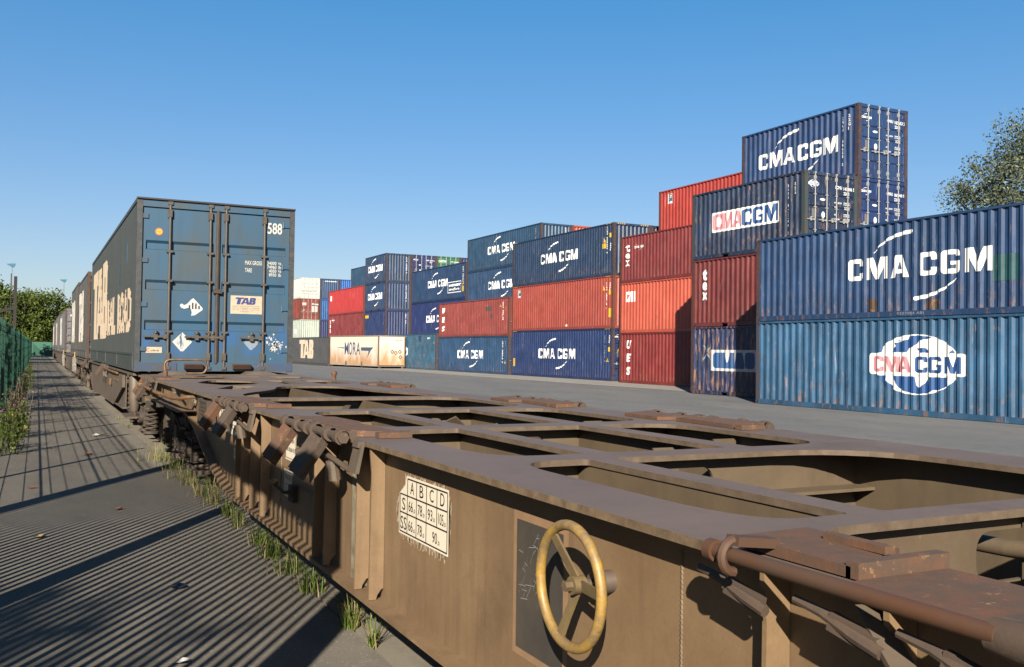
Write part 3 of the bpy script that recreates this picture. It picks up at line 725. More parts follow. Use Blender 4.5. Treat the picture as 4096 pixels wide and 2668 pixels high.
    cma_logo(G3, M_WHITE, S_(G3, 64.34), 8.86-3*HS); tri_sign(G3, 1.0, 1.4, .26, True)
    vtext(G3, 'CAXU 411', S_(G3, 56.8), 2.3, .085, .07); vtext(G3, 'CAXU', 1.95, 2.35, .085, .07, end=True)
    orr = P('orange_red_paint', (196, 88, 62), rust=.1, fade=.15)
    for k in range(4): container(('hidden orange container on the ground in the third row', 'hidden orange container second in the third row', 'hidden orange container third in the third row', 'orange red container end just showing beside the highest middle blue container')[k], xg+2.45, yg, k*HS, mat=orr, simple=True)
    # --- H
    H0 = container('weathered teal blue container with half a globe emblem, behind the white swap body', 27.8, 68.05, 0, H=HC, mat=P('teal_paint_two', (46, 96, 130), rust=.4, fade=.35, streak=.6), end='door')
    globe(H0, S_(H0, 75.9), 1.45); tri_sign(H0, S_(H0, 68.7), 2.1, .22)
    rect_sign(H0, S_(H0, 71.9), 2.25, .7, .5, P('navy_paint_patch', (30, 50, 90), rust=.1), 'repair_patch'); side_decal(H0, shift(textbm('56 110', .16, .7, .03), S_(H0, 70.0), 2.45), M_WHITE, 'number_marking')
    h1 = P('royal_navy_paint', (24, 46, 110), rust=.06, fade=.15, streak=.3)
    container('hidden dark blue container on the ground in the second row behind the weathered teal one', 30.4, 68.3, 0, H=HC, mat=h1, simple=True)
    H1 = container('deep navy container with white lettering cut off by the faded red one', 30.4, 68.3, HC, H=HC, mat=h1); cma_logo(H1, M_WHITE, S_(H1, 76.8), 3.98-HC)
    H2 = container('dark blue container with white lettering and an outlined slogan box', 30.4, 68.3, 2*HC, H=HC, mat=P('ultramarine_paint', (28, 64, 110), rust=.06, fade=.15, streak=.35))
    cma_logo(H2, M_WHITE, S_(H2, 76.55), 6.98-2*HC)
    a, b_ = S_(H2, 72.06), S_(H2, 69.28); z1 = 7.24-2*HC; z0 = 6.33-2*HC
    side_decal(H2, _tri2d([[(a, z0), (b_, z0), (b_, z1), (a, z1)], [(a+.05, z0+.05), (a+.05, z1-.05), (b_-.05, z1-.05), (b_-.05, z0+.05)]]), M_WHITE, 'slogan_frame')
    side_decal(H2, shift(textbm('ecocontainer', .26, 2.45, .03), a+.16, z0+.52), M_WHITE, 'slogan_lettering'); side_decal(H2, shift(textbm('bamboo flooring', .30, 2.3, .02), a+.16, z0+.12), M_WHITE, 'slogan_lettering')
    rect_sign(H2, S_(H2, 69.05), 6.35-2*HC, .26, .45, M_SIGN); tri_sign(H2, S_(H2, 69.0), 6.92-2*HC, .22); vtext(H2, 'ECMU 955432 1', S_(H2, 69.0), 8.35-2*HC, .085, .07); rect_sign(H2, S_(H2, 68.9), 7.6-2*HC, .14, .2, M_SIGN)
    # --- I : 20 ft, end panels visible
    ib = P('denim_blue_paint', (40, 66, 106), rust=.26, fade=.25, streak=.5)
    container('hidden blue container on the ground at the foot of the middle stack', 28.1, 81.0, 0, L20, mat=ib, simple=True)
    I1 = container('dark blue container with a small yellow label, third from the top of the end-on stack', 28.1, 81.0, HS, L20, mat=P('indigo_paint', (34, 52, 108), rust=.18, fade=.2))
    rect_sign(I1, .22, 1.95, .95, .28, M_SIGN, 'yellow_label'); vtext(I1, 'GECU 418', 1.95, 2.3, .085, .08, end=True); vtext(I1, 'GECU 4186', S_(I1, 81.5), 2.3, .085, .07)
    I2 = container('blue container with white lettering, middle of the three showing their ends to us', 28.1, 81.0, 2*HS, L20, mat=P('denim_blue_two_paint', (38, 66, 112), rust=.22, fade=.25), pockets=True)
    I3 = container('blue container with white lettering, top of the three showing their ends to us', 28.1, 81.0, 3*HS, L20, mat=ib, pockets=True)
    for B, z in ((I2, 6.24), (I3, 8.84)):
        cma_logo(B, M_WHITE, S_(B, 86.16), z-B.z0, wide=False); vtext(B, 'CMAU 204386 3', 1.95, 2.3, .085, .08, end=True); vtext(B, 'CMAU 204', S_(B, 81.5), 2.3, .085, .07)
    nv = P('indigo_two_paint', (34, 50, 112), rust=.12); gr = P('leaf_green_paint', (62, 122, 90), rust=.2)
    for k in range(4):
        e = 'door' if k == 3 else 'panel'
        q = container(('hidden navy container on the ground right of the end-on stack', 'hidden navy container second right of the end-on stack', 'hidden navy container third right of the end-on stack', 'navy container with doors and white bars, beside the top end-on blue one')[k], 30.55, 81.0, k*HS, L20, mat=nv, end=e, simple=True)
        if k == 3: door_marks(q, 'CMAU', '025931', '4')
        q = container(('hidden green container on the ground', 'hidden green container second in its stack', 'hidden green container third in its stack', 'green container lettered CAPITAL on its doors')[k], 33.0, 81.0, k*HS, L20, mat=gr, end=e, simple=True)
        if k == 3:
            door_marks(q, 'CLHU', '252589', '6', logo=None); end_decal(q, joinbm([shift(textbm('CAPITAL', .17, .8, .03), .25, HS-.52), shift(textbm('_', .015, .7), .27, HS-.58)]), M_WHITE, 'name_lettering', .0045)
        container(('hidden blue container on the ground right of the green stack', 'hidden blue container second right of the green stack', 'hidden blue container third right of the green stack', 'dark blue container sliver to the right of the green one')[k], 35.45, 81.0, k*HS, L20, mat=nv, simple=True)
    # --- K, J
    K = [container(l_, 28.0, 87.15, k*HS, mat=m_) for k, (l_, m_) in enumerate((('hidden dark red container on the ground behind the grey blue one', red_tex),
        ('dark red container lettered tex, left of the end-on blue stack', P('maroon_paint', (142, 56, 60), rust=.08, streak=.3)), ('bright red container with a white label, on top of a dark red one', P('bright_red_paint', (204, 62, 62), rust=.05, fade=.1, streak=.2))))]
    rect_sign(K[2], S_(K[2], 98.6), 1.5, .42, .55, M_WHITE, 'white_label'); tri_sign(K[2], S_(K[2], 88.3), 1.0, .2)
    vtext(K[2], 'TCLU 82', S_(K[2], 88.0), 2.2, .085, .07); vtext(K[1], 'TEX 82', S_(K[1], 88.0), 2.2, .085, .07); tri_sign(K[1], S_(K[1], 88.6), 1.2, .2)
    for i, ch in enumerate('tex'): side_decal(K[1], shift(textbm(ch, .40, .36, .05), S_(K[1], 98.8), (1.7, 1.2, .7)[i]), M_WHITE, 'lettering')
    cma_logo(K[1], M_WHITE, S_(K[1], 98.0), 1.95, .13, k=.6, name='small_logo')
    jb = P('harbour_blue_paint', (40, 76, 112), rust=.1)
    for k in range(4):
        q = container(('hidden blue container on the ground behind the maroon one', 'hidden blue container second behind the maroon one', 'hidden blue container third behind the bright red one', 'blue container showing above the bright red one')[k], 30.55, 87.5, k*HS, mat=jb, simple=True)
        if k == 3: side_decal(q, _tri2d([rrect(S_(q, 93.2), S_(q, 91.6), .8, 1.9, .1)]), M_WHITE, 'lettering')
    # --- far left stacks
    wl = P('refrigerated_white_paint', (238, 240, 236), rust=.0, fade=.05, streak=.12); mint = P('mint_paint', (206, 220, 208), rust=.42, fade=.12); rb = P('chestnut_paint', (152, 66, 50), rust=.15)
    cols = ((28.85, (('hidden grey container on the ground at the far left stack', mint, 'panel'), ('rust streaked mint green container under the chestnut one', mint, 'panel'), ('chestnut red container with closed doors, between the white and the mint one', rb, 'door'), ('bright white container with doors, top of the far left stack', wl, 'door'))),
            (31.33, (('hidden navy container on the ground right of the mint stack', nv, 'panel'), ('navy container beside the mint green one', nv, 'panel'), ('bright blue container beside the chestnut one', P('bright_blue_paint', (22, 98, 172), rust=.3), 'panel'), ('dark blue container end with a white number, beside the white one', P('mid_navy_paint', (42, 78, 126), rust=.05), 'panel'))),
            (33.80, (('hidden blue container on the ground, last of the far row', nv, 'panel'), ('hidden blue container second of the far row', nv, 'panel'), ('hidden blue container third of the far row', nv, 'panel'), ('vivid blue container at the right of the dark blue end with a number', P('vivid_blue_paint', (12, 104, 200), rust=.05), 'panel'))))
    for x, rows in cols:
        for k, (l_, m_, e) in enumerate(rows):
            q = container(l_, x, 115.0, k*HS, L20 if x < 31 else L40, mat=m_, end=e, simple=True, rodm=(wl if m_ is wl else None), post=(wl if m_ is wl else (mint if m_ is mint else None)))
            if m_ is rb:
                vtext(q, 'GSTU 1', S_(q, 115.6), 2.2, .12, .1); end_decal(q, joinbm([_tri2d([rrect(*r_, .02)]) for r_ in ((.28, .78, 1.75, 2.1), (1.45, 1.75, 1.85, 2.05), (1.42, 1.75, .95, 1.7), (1.82, 2.2, .95, 1.7), (1.8, 2.35, 1.8, 2.0), (.35, .6, 1.1, 1.2))]), M_STK, 'door_stickers', .0045)
            if 'number' in l_ and x < 32: end_decal(q, shift(textbm('CPIU 086648', .13, 1.5, .04), .6, 2.2), M_WHITE, 'number_marking')
            if m_ is wl: end_decal(q, joinbm([shift(textbm('76 4021', .1, .4, .02), 1.9, 1.95), shift(textbm('www', .09, .2), .3, .72)]), M_GREYPL, 'number_marking', .0045)
            if m_ is mint and k == 1: side_decal(q, shift(textbm('SE', .5, 1.1, .05), 3.4, .9), M_WHITE, 'lettering')
    # --- white swap body MORA, slightly turned, on short feet; grey blue one behind it
    ang = math.atan2(1.30, 9.77)
    wm = paint('cream_white_paint', (.72, .66, .56), rust=.05, fade=.12, streak=.25, rustcol=(.42, .24, .11), scratch=.2)
    m, t, b, v = _nodes('stained_cream_paint')
    tc = t.nodes.new('ShaderNodeTexCoord'); sp = t.nodes.new('ShaderNodeSeparateXYZ'); t.links.new(tc.outputs['Object'], sp.inputs[0])
    n1 = _noise(t, v, 1.4, (1, 1, .35), 5); n2 = _noise(t, v, 9, (1, 1, .08), 4)
    add = t.nodes.new('ShaderNodeMath'); add.operation = 'ADD'; t.links.new(sp.outputs[2], add.inputs[0]); t.links.new(_ramp(t, n1, .2, .8, -1.3, 1.0), add.inputs[1])
    c_ = _mix(t, _ramp(t, add.outputs[0], 1.5, .1), (.30, .27, .23), (.19, .115, .06)); c_ = _mix(t, _mul(t, _ramp(t, n2, .5, .8), .35), c_, (.17, .11, .07))
    t.links.new(c_, b.inputs['Base Color']); b.inputs['Roughness'].default_value = .5
    MO = empty('swap_body', (0, 0, 0), 'cream white swap body with blue grey MORA lettering, stained brown, standing on the ground', 'container', None, ang)
    L_, W_, H_ = 9.86, 2.5, 2.62; MO.location = (25.18, 74.19, .12)
    MB().box(0, .03, .05, L_-.05, .14, H_-.09).box(W_-.03, W_, .05, L_-.05, .14, H_-.09).build('side_wall', m, MO)
    MB().box(.03, W_-.03, 0, .03, .14, H_-.09).build('end_wall', m, MO); MB().box(.03, W_-.03, L_-.03, L_, .14, H_-.09).build('front_wall', m, MO)
    MB().box(0, W_, 0, L_, H_-.05, H_).build('roof', m, MO)
    fr = rusty('grey_frame', (.20, .17, .14), (.25, .15, .08), .35)
    MB().box(-.006, .05, 0, L_, H_-.09, H_-.012).box(.05, W_, -.006, .04, H_-.09, H_-.012).build('top_rail', fr, MO)
    for (px, py) in ((-.008, -.008), (W_-.09, -.008), (-.008, L_-.09), (W_-.09, L_-.09)): MB().box(px, px+.1, py, py+.1, 0, H_-.012).build('corner_post', fr, MO)
    MB().box(.0, W_, .1, L_-.1, .04, .14).build('bottom_rail', paint('white_rail_paint', (.6, .56, .5), rust=.6), MO)
    for py in (2.9, 6.1): MB().hexa([(-.02, py, .0), (-.02, py+.42, .0), (.03, py+.42, 0), (.03, py, 0), (-.02, py+.1, .42), (-.02, py+.32, .42), (.03, py+.32, .42), (.03, py+.1, .42)]).build('fork_pocket', fr, MO)
    for px in (.1, W_-.25):
        for py in (.1, L_-.25): MB().box(px, px+.15, py, py+.15, -.12, .04).build('foot', fr, MO)
    mb_ = plain('blue_grey_lettering', (.085, .125, .22), .5)
    def mside(bm, name, off=.004):
        for v in bm.verts: v.co = Vector((-off, L_-v.co.x, v.co.y))
        bmobj(bm, name, mb_, MO)
    t0 = .97; hh = 1.08; bms = []
    for ch, s0, w_ in (('M', 3.22, .83), ('O', 4.12, .66), ('R', 4.92, .66), ('A', 5.60, .80)): bms.append(shift(textbm(ch, hh*(1.06 if ch == 'O' else 1), w_, .012), s0, t0-(.03 if ch == 'O' else 0)))
    mside(joinbm(bms), 'name_lettering')
    mside(joinbm([_tri2d([[(1.2, 1.62), (3.15, 1.60), (3.15, 1.50)]]), _tri2d([[(6.55, 1.62), (8.95, 1.62), (8.42, 1.34), (7.75, .70), (8.05, 1.32), (6.55, 1.34)]])]), 'arrow_emblem')
    bm = joinbm([_tri2d([[(x-.19, z), (x, z-.2), (x+.19, z), (x, z+.2)], [(x-.09, z), (x, z+.1), (x+.09, z), (x, z-.1)]]) for x, z in ((1.28, 1.28), (1.62, 1.18), (2.0, 1.28), (2.05, .82))])
    for v_ in bm.verts: v_.co = Vector((v_.co.x, -.004, v_.co.y))
    bmobj(bm, 'placard_remains', decalmat('brown_glue', (.22, .14, .08), .45, (.7, .62, .5)), MO)
    bm = shift(textbm('GEMA 024009 1', .09, .75, .02), 1.55, 2.2)
    for v_ in bm.verts: v_.co = Vector((v_.co.x, -.004, v_.co.y))
    bmobj(bm, 'number_marking', M_GREYPL, MO)
    TG = container('dark grey container with cream TAB lettering, left of the cream white swap body', 23.75, 84.15, 0, 13.7, 2.69, mat=P('grey_blue_tab_paint', (84, 86, 90), rust=.12, fade=.15), W=2.5, fine=True, band=.22, group=None)
    side_decal(TG, tab_letters(S_(TG, 94.7), .62, 1.82, 1.45), decalmat('cream_letter', (.72, .60, .46), .15, (.08, .09, .09)), 'lettering')
def tab_letters(s0, t0, h, kx=1.0, shear=.0):
    return joinbm([_tri2d(place(L_T(.80, .22), s0, t0, h, shear, kx)), _tri2d(place(L_A(.86), s0+.62*h*kx, t0, h*.98, shear, kx)), _tri2d(place(L_B(.62), s0+1.42*h*kx, t0, h, shear, kx))])

# ------------------------------------------------------------------ ground
def asphalt(name, base, warm, scale=1.0, cracks=0.0, speck=.5):
    m, t, b, v = _nodes(name)
    n1 = _noise(t, v, .45*scale, (1, .35, 1), 6); n2 = _noise(t, v, 70, detail=4, rough=.85); n3 = _noise(t, v, 5, (1, .5, 1), detail=9, rough=.72)
    c = _mix(t, _ramp(t, n1, .3, .7), base, warm)
    c = _mix(t, _mul(t, _ramp(t, n3, .42, .72), .5), c, tuple(x*.55 for x in base)); n7 = _noise(t, v, 22, detail=2); c = _mix(t, _ramp(t, n7, .775, .785), c, tuple(min(.7, x*3.2) for x in base))
    c = _mix(t, _mul(t, _ramp(t, n2, .62, .72), speck), c, (.42, .40, .36))
    c = _mix(t, _mul(t, _ramp(t, n2, .42, .30), speck), c, tuple(x*.35 for x in base))
    if cracks:
        vo = t.nodes.new('ShaderNodeTexNoise'); vo.inputs['Scale'].default_value = 1.2; vo.inputs['Detail'].default_value = 8
        mp = t.nodes.new('ShaderNodeMapping'); mp.inputs['Scale'].default_value = (1.2, .16, 1); t.links.new(v, mp.inputs[0]); t.links.new(mp.outputs[0], vo.inputs['Vector'])
        r = _ramp(t, vo.outputs[0], .495, .5); r2 = _ramp(t, vo.outputs[0], .505, .5)
        c = _mix(t, _mul(t, _mul(t, r, r2), cracks), c, tuple(x*.3 for x in base))
    t.links.new(c, b.inputs['Base Color']); b.inputs['Roughness'].default_value = .85; b.inputs['Specular IOR Level'].default_value = .3
    _bump(t, b, n2, .4, .006)
    return m
asphalt = _scaled(asphalt, 0)
def sheetobj(name, x0, x1, y0, y1, z, mat, thick=None):
    s = MB()
    if thick: s.box(x0, x1, y0, y1, z-thick, z)
    else: s.poly([(x0, y0, z), (x1, y0, z), (x1, y1, z), (x0, y1, z)])
    return tag(s.build(name, mat), kind='structure')
A_YARD = asphalt('yard_asphalt', (.150, .162, .178), (.225, .226, .222), 1.4, .9, .6)
A_PATH = asphalt('path_asphalt', (.195, .172, .140), (.265, .235, .19), 2.0, .0, .9)
CONC = asphalt('concrete', (.24, .21, .165), (.32, .285, .22), 2.0, .3, .2)
DIRT = asphalt('dirt_ground', (.06, .052, .04), (.10, .085, .06), 1.0)
sheetobj('ground', -900, 900, -700, 1300, -.42, DIRT)
sheetobj('yard_pavement', 3.95, 160, -60, 240, 0, A_YARD, .41)
sheetobj('path', -.72, 1.56, -20, 146, 0, A_PATH, .41)
sheetobj('kerb', 1.575, 1.80, -20, 146, .004, CONC, .41)
sheetobj('verge', -120, -.72, -60, 200, -.004, asphalt('verge_soil', (.055, .050, .03), (.085, .075, .045)), .40)
sheetobj('far_ground', -.72, 3.95, 146, 200, -.002, DIRT, .4)
sheetobj('loading_apron', 24.10, 60, 29.9, 110, .004, asphalt('apron_concrete', (.33, .32, .29), (.42, .40, .36), 1.5, .6, .25))
sheetobj('painted_line', 23.98, 24.10, 31.2, 90, .008, decalmat('line_paint', (.85, .84, .80), .35, (.3, .3, .3)))
RAIL = plain('rail_steel', (.10, .075, .06), .5, .5)
tr_ = MB()
for xr in (1.93, 3.37): tr_.box(xr-.035, xr+.035, -20, 150, -.17, -.03).box(xr-.07, xr+.07, -20, 150, -.32, -.17)
tag(tr_.build('railway_track', [RAIL]), 'two rusty rails sunk between the path kerb and the yard', 'rail track')

# ------------------------------------------------------------------ wagons (local y = world y, x = world x)
XN, XF, ZD = 1.385, 3.87, 1.09
def deck(parent, outer, holes, name='deck_plate'):
    o = plate([outer]+holes, ZD-.024, ZD).build(name, [M_DECK, M_EDGE, M_HEDGE], parent, fix=False); return o
M_FLAP = rusty('grey_flap', (.14, .105, .085), (.10, .07, .05), .45, .6, 12, .4, (.40, .26, .08), .7)
def clamp(parent, y, side=-1, big=False):
    """folding container spigot: plate on the sill, shaft with lugs, two hanging flaps, hooked bracket"""
    X0 = XN if side < 0 else XF; d = -side                       # d points inboard
    e = empty('container_spigot', (X0, y, ZD), None, None); e.parent = parent
    s = MB()
    s.hexa([(d*.02, -.02, .002), (d*.02, .55, .002), (d*.24, .48, .002), (d*.27, .06, .002), (d*.02, -.02, .028), (d*.02, .55, .028), (d*.24, .48, .022), (d*.27, .06, .022)])
    s.hexa([(0, -.62, .002), (0, -.08, .002), (d*.20, -.05, .002), (d*.25, -.70, .002), (0, -.62, .034), (0, -.08, .034), (d*.20, -.05, .028), (d*.25, -.70, .024)])
    s.box(min(d*.10, d*.27), max(d*.10, d*.27), -.76, -.70, .002, .03)
    s.build('base_plate', M_RUSTY, e)
    s = MB(); s.tube([(-d*.045, .52, .0), (-d*.045, -.62, .0)], .022, 10)
    for yy in (.50, .22, .02, -.12, -.40, -.60):
        s.tube([(-d*.045, yy+.03, .0), (-d*.045, yy-.03, .0)], .038, 12); s.box(min(-d*.045, d*.03), max(-d*.045, d*.03), yy-.03, yy+.03, -.02, .030)
    s.tube([(-d*.045, -.63, .0), (-d*.045, -.655, .0)], .030, 6)
    s.build('hinge_shaft', M_RUST2, e, True)
    for yy, mt in ((.36, M_RUSTY), (-.28, M_FLAP)):
        s = MB(); a = Vector((-d*.06, yy, -.03)); q = Vector((-d*.175, yy+.03, -.215)); s.bar(a, q, .18, .018, (d*1.0, 0, .6)); s.bar(a+Vector((0, .085, 0)), q+Vector((0, .085, 0)), .012, .036, (d*1.0, 0, .6)); s.bar(a+Vector((0, -.085, 0)), q+Vector((0, -.085, 0)), .012, .036, (d*1.0, 0, .6))
        s.build('flap', mt, e)
        s = MB(); s.tube([(-d*.02, yy-.10, -.14), (-d*.005, yy-.10, -.24)], .035, 10); s.build('counterweight', M_UNDER, e)
    s = MB(); s.tube([(-d*.01, .1, -.10), (-d*.03, -.5, -.13), (-d*.035, -.72, -.145), (-d*.02, -.78, -.13), (-d*.01, -.80, -.09), (d*.0, -.80, -.03)], .014, 8)
    s.hexa([(-d*.035, -.84, -.03), (-d*.035, -.76, -.03), (d*.03, -.76, -.03), (d*.03, -.84, -.03), (-d*.03, -.84, -.001), (-d*.03, -.76, -.001), (d*.03, -.76, -.001), (d*.03, -.84, -.001)])
    s.hexa([(-d*.05, -.86, -.15), (-d*.05, -.74, -.15), (-d*.03, -.74, -.15), (-d*.03, -.86, -.15), (-d*.02, -.86, -.02), (-d*.02, -.74, -.02), (-d*.005, -.74, -.02), (-d*.005, -.86, -.02)])
    s.build('hooked_bracket', M_UNDER, e, True)
    return e
def bogie(parent, yc, far=True):
    b = empty('bogie', (2.63, yc, 0), None, None); b.parent = parent
    for sx in (-1, 1):
        X = sx*1.0
        s = MB(); prof = [(-1.35, .62), (-1.15, .70), (-.75, .62), (-.45, .42), (.45, .42), (.75, .62), (1.15, .70), (1.35, .62), (1.30, .52), (.95, .48), (.55, .26), (-.55, .26), (-.95, .48), (-1.30, .52)]
        s.prism(prof, 'x', X-.05*sx, X+.05*sx); s.box(min(X-.02, X+.02)-.06, max(X-.02, X+.02)+.06, -.40, .40, .36, .40)
        s.build('side_frame', M_BOGIE, b)
        for ya in (-.9, .9):
            s = MB(); s.box(X-.10, X+.10, ya-.13, ya+.13, .26, .52); s.tube([(X+sx*.10, ya, .40), (X+sx*.16, ya, .40)], .10, 14)
            for k in range(6): s.tube([(X+sx*.165+0, ya+.075*cos(k*pi/3), .40+.075*sin(k*pi/3)), (X+sx*.18, ya+.075*cos(k*pi/3), .40+.075*sin(k*pi/3))], .014, 6)
            ax = s.build('axle_box', M_BOGIE, b)
            for dy in (-.27, .27):
                pts = [(X+.085*cos(a*pi/6), ya+dy+.085*sin(a*pi/6), .20+a*.0058) for a in range(0, 60)]
                MB().tube(pts, .019, 6).tube([(X, ya+dy, .16), (X, ya+dy, .20)], .12, 12).tube([(X, ya+dy, .54), (X, ya+dy, .57)], .12, 12).build('spring', M_BOGIE, b, True)
            r = .46
            s = MB(); xw = sx*.72
            s.tube([(xw-.02*sx, ya, .40), (xw+.09*sx, ya, .40)], r, 32); s.tube([(xw-.04*sx, ya, .40), (xw-.02*sx, ya, .40)], r+.03, 32); s.tube([(xw+.09*sx, ya, .40), (xw+.12*sx, ya, .40)], .16, 16)
            s.build('wheel', M_BOGIE, b, True)
        MB().bar((X+.02*sx, -.35, .66), (X+.06*sx, .35, .60), .05, .12).box(X-.04, X+.1, -.18, .18, .62, .80).build('side_bearer', M_BOGIE, b)
        s = MB(); s.tube([(X+.13*sx, -.8, .62), (X+.15*sx, -.5, .60), (X+.15*sx, .0, .72), (X+.13*sx, .6, .66)], .016, 8); s.tube([(X+.12*sx, .2, .30), (X+.12*sx, .2, .66)], .02, 8); s.box(X+.04*sx, X+.15*sx, -.15, .05, .44, .60) if sx > 0 else s.box(X+.15*sx, X+.04*sx, -.15, .05, .44, .60)
        s.build('damper', M_BOGIE, b)
    for ya in (-.9, .9): MB().tube([(-.7, ya, .40), (.7, ya, .40)], .08, 12).build('axle', M_BOGIE, b)
    MB().box(-.9, .9, -.22, .22, .50, .74).build('bolster', M_BOGIE, b)
    return b
BELLY = [(7.95, .355), (8.65, .47), (9.1, .585), (9.6, .73), (10.14, .835), (10.95, .885), (11.9, .90)]
def sill_web(parent, x, y0, y1, belly, mat, flange=True, name='side_sill', flip=1, out=None):
    """vertical web with a raised end (belly = [(y, z)...] of the lower edge from y0 to y1)"""
    s = MB(); s.prism([(y0, ZD-.025)] + belly + [(y1, ZD-.025)], 'x', x, x+.014)
    if flange:
        a, b = (out, x+.10) if out is not None else (x-.085, x+.10)
        for (ya, za), (yb, zb) in zip(belly, belly[1:]):
            s.hexa([(a, ya, za-.022), (b, ya, za-.022), (b, yb, zb-.022), (a, yb, zb-.022), (a, ya, za), (b, ya, za), (b, yb, zb), (a, yb, zb)])
    return s.build(name, mat, parent)
def rib(parent, y, x0=XN+.012, x1=1.47, z0=.357, z1=ZD-.026, mat=None, th=.014, cut_=True):
    s = MB(); lp = [(x0+.002, z0), (x1-.035, z0), (x1-.03, z0+.02), (x1-.012, z0+.045), (x1, z0+.05), (x1, z1), (x0+.0, z1), (x0, z1-.03), (x0+.008, z1-.12)] if cut_ else [(x0, z0), (x1, z0), (x1, z1), (x0, z1)]
    s.prism(lp, 'y', y, y+th); return s.build('rib', mat or M_SIDE, parent)
def curve(pts, n=5):
    """smooth closed outline through points flagged with radius: (x, y, r)"""
    out = []; m = len(pts)
    for i in range(m):
        x, y, r = pts[i]; 
        if r <= 0: out.append((x, y)); continue
        p = Vector((x, y)); a = Vector(pts[i-1][:2]); b = Vector(pts[(i+1) % m][:2])
        u = (a-p); v = (b-p); ru = min(r, u.length*.49); rv = min(r, v.length*.49)
        A = p+u.normalized()*ru; Bq = p+v.normalized()*rv
        for k in range(n+1):
            t = k/n; q = A*(1-t)**2 + p*2*t*(1-t) + Bq*t*t; out.append((q.x, q.y))
    return out
def big_wagon():
    W = empty('container_wagon', (2.63, 5.5, 0), 'empty brown container flat wagon with open frame, yellow handwheel and rusty folding spigots', 'railway wagon')
    Wp = empty('tmp', (0, 0, 0), None, None)
    root = W
    class R: pass
    # all parts are modelled in world coordinates: shift them under the root
    def under(o): o.location = Vector(o.location) - Vector(W.location); return o
    kids = []
    y0, y1 = -5.0, 15.35
    outer = [(XN, y0), (XF, y0), (XF, y1), (XN, y1)]
    H = []
    H.append(curve([(1.66, 1.75, .22), (1.66, -2.2, .2), (3.48, -2.2, .2), (3.48, 1.75, .2)], 6))
    H.append(curve([(1.66, 1.88, .42), (2.00, 1.88, .03), (2.00, 3.26, .03), (1.66, 3.26, .28)], 7))
    H.append(curve([(2.125, 1.88, .03), (3.49, 1.88, .2), (3.49, 3.25, .50), (2.125, 3.26, .03)], 7))
    for (a, b) in ((3.45, 4.80), (5.01, 6.38)):
        H.append(curve([(1.66, a, .42), (2.10, a, .02), (2.10, b, .02), (1.66, b, .28)], 7))
        H.append(curve([(2.23, a, .02), (2.88, a, .02), (2.88, b, .02), (2.23, b, .02)]))
        H.append(curve([(3.02, a, .02), (3.53, a, .30), (3.53, b, .30), (3.02, b, .02)], 6))
    H.append(curve([(1.66, 6.60, .3), (3.53, 6.64, .3), (3.53, 8.12, .35), (1.66, 8.14, .3)], 6))
    H.append(curve([(1.68, 8.34, .1), (3.50, 8.36, .2), (3.52, 8.9, .3), (3.25, 9.6, .6), (3.19, 10.80, .3), (2.46, 10.88, .5), (2.25, 9.9, .8), (1.70, 9.05, .45)], 7))
    H.append(curve([(1.73, 11.95, .25), (1.95, 11.2, .1), (2.42, 11.5, .25), (2.55, 12.5, .2), (2.05, 12.92, .3)], 5))
    H.append([(1.69, 10.2), (1.90, 10.0), (2.22, 10.85), (2.0, 11.0)])
    H.append([(2.74, 11.6), (2.95, 11.55), (2.97, 12.75), (2.78, 12.9)])
    H.append(curve([(3.20, 11.6, .1), (3.60, 11.5, .2), (3.64, 12.75, .2), (3.22, 12.88, .2)], 4))
    H.append([(1.76, 13.5), (2.46, 13.55), (2.52, 14.7), (1.78, 14.6)])
    H.append([(2.68, 14.28), (3.05, 14.25), (3.05, 14.6), (2.68, 14.6)])
    H.append([(3.2, 13.6), (3.66, 13.55), (3.66, 14.5), (3.2, 14.6)])
    kids.append(deck(W, outer, H))
    # side sills with fish belly
    belly = [(-5, .355)] + BELLY + [(15.35, .90)]
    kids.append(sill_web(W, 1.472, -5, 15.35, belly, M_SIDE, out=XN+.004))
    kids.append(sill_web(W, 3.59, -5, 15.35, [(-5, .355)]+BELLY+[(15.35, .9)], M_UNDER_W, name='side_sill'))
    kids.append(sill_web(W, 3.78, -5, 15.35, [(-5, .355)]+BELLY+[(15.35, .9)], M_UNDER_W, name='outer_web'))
    # inner longitudinal webs
    def stringer(x, a, b, z0=.42):
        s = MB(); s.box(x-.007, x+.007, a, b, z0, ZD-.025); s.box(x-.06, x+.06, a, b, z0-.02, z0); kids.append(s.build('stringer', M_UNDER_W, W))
    stringer(2.165, 3.37, 6.49); stringer(2.014, 1.83, 3.34); stringer(2.95, 3.37, 6.49); stringer(2.63, 6.52, 15.2, .60); stringer(2.62, -5, 1.80, .42)
    # cross members with long slots
    def cross(y, xa=1.487, xb=3.59, z0=.42, slots=((2.42, 2.92),), zs=(.885, 1.02)):
        lp = [(xa, z0), (xb, z0), (xb, ZD-.025), (xa, ZD-.025)]
        hs = [rrect(a, b, zs[0], zs[1], .055) for a, b in slots]
        flat = plate([lp]+hs, 0, .014)
        flat.v = [(x, y-.007+z, yy) for x, yy, z in flat.v]
        flat.box(xa, xb, y-.05, y+.05, z0-.02, z0)
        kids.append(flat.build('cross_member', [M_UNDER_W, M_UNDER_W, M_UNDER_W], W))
    cross(1.815, slots=((2.42, 2.75),), zs=(.87, 1.02)); cross(3.35, slots=((2.42, 2.71),)); cross(4.905, slots=((2.42, 2.71),)); cross(6.49, slots=((2.42, 2.72),)); cross(8.23, slots=((2.45, 2.79),), z0=.5); cross(10.95, z0=.72, slots=()); cross(13.3, z0=.8, slots=()); cross(15.33, z0=.72, slots=())
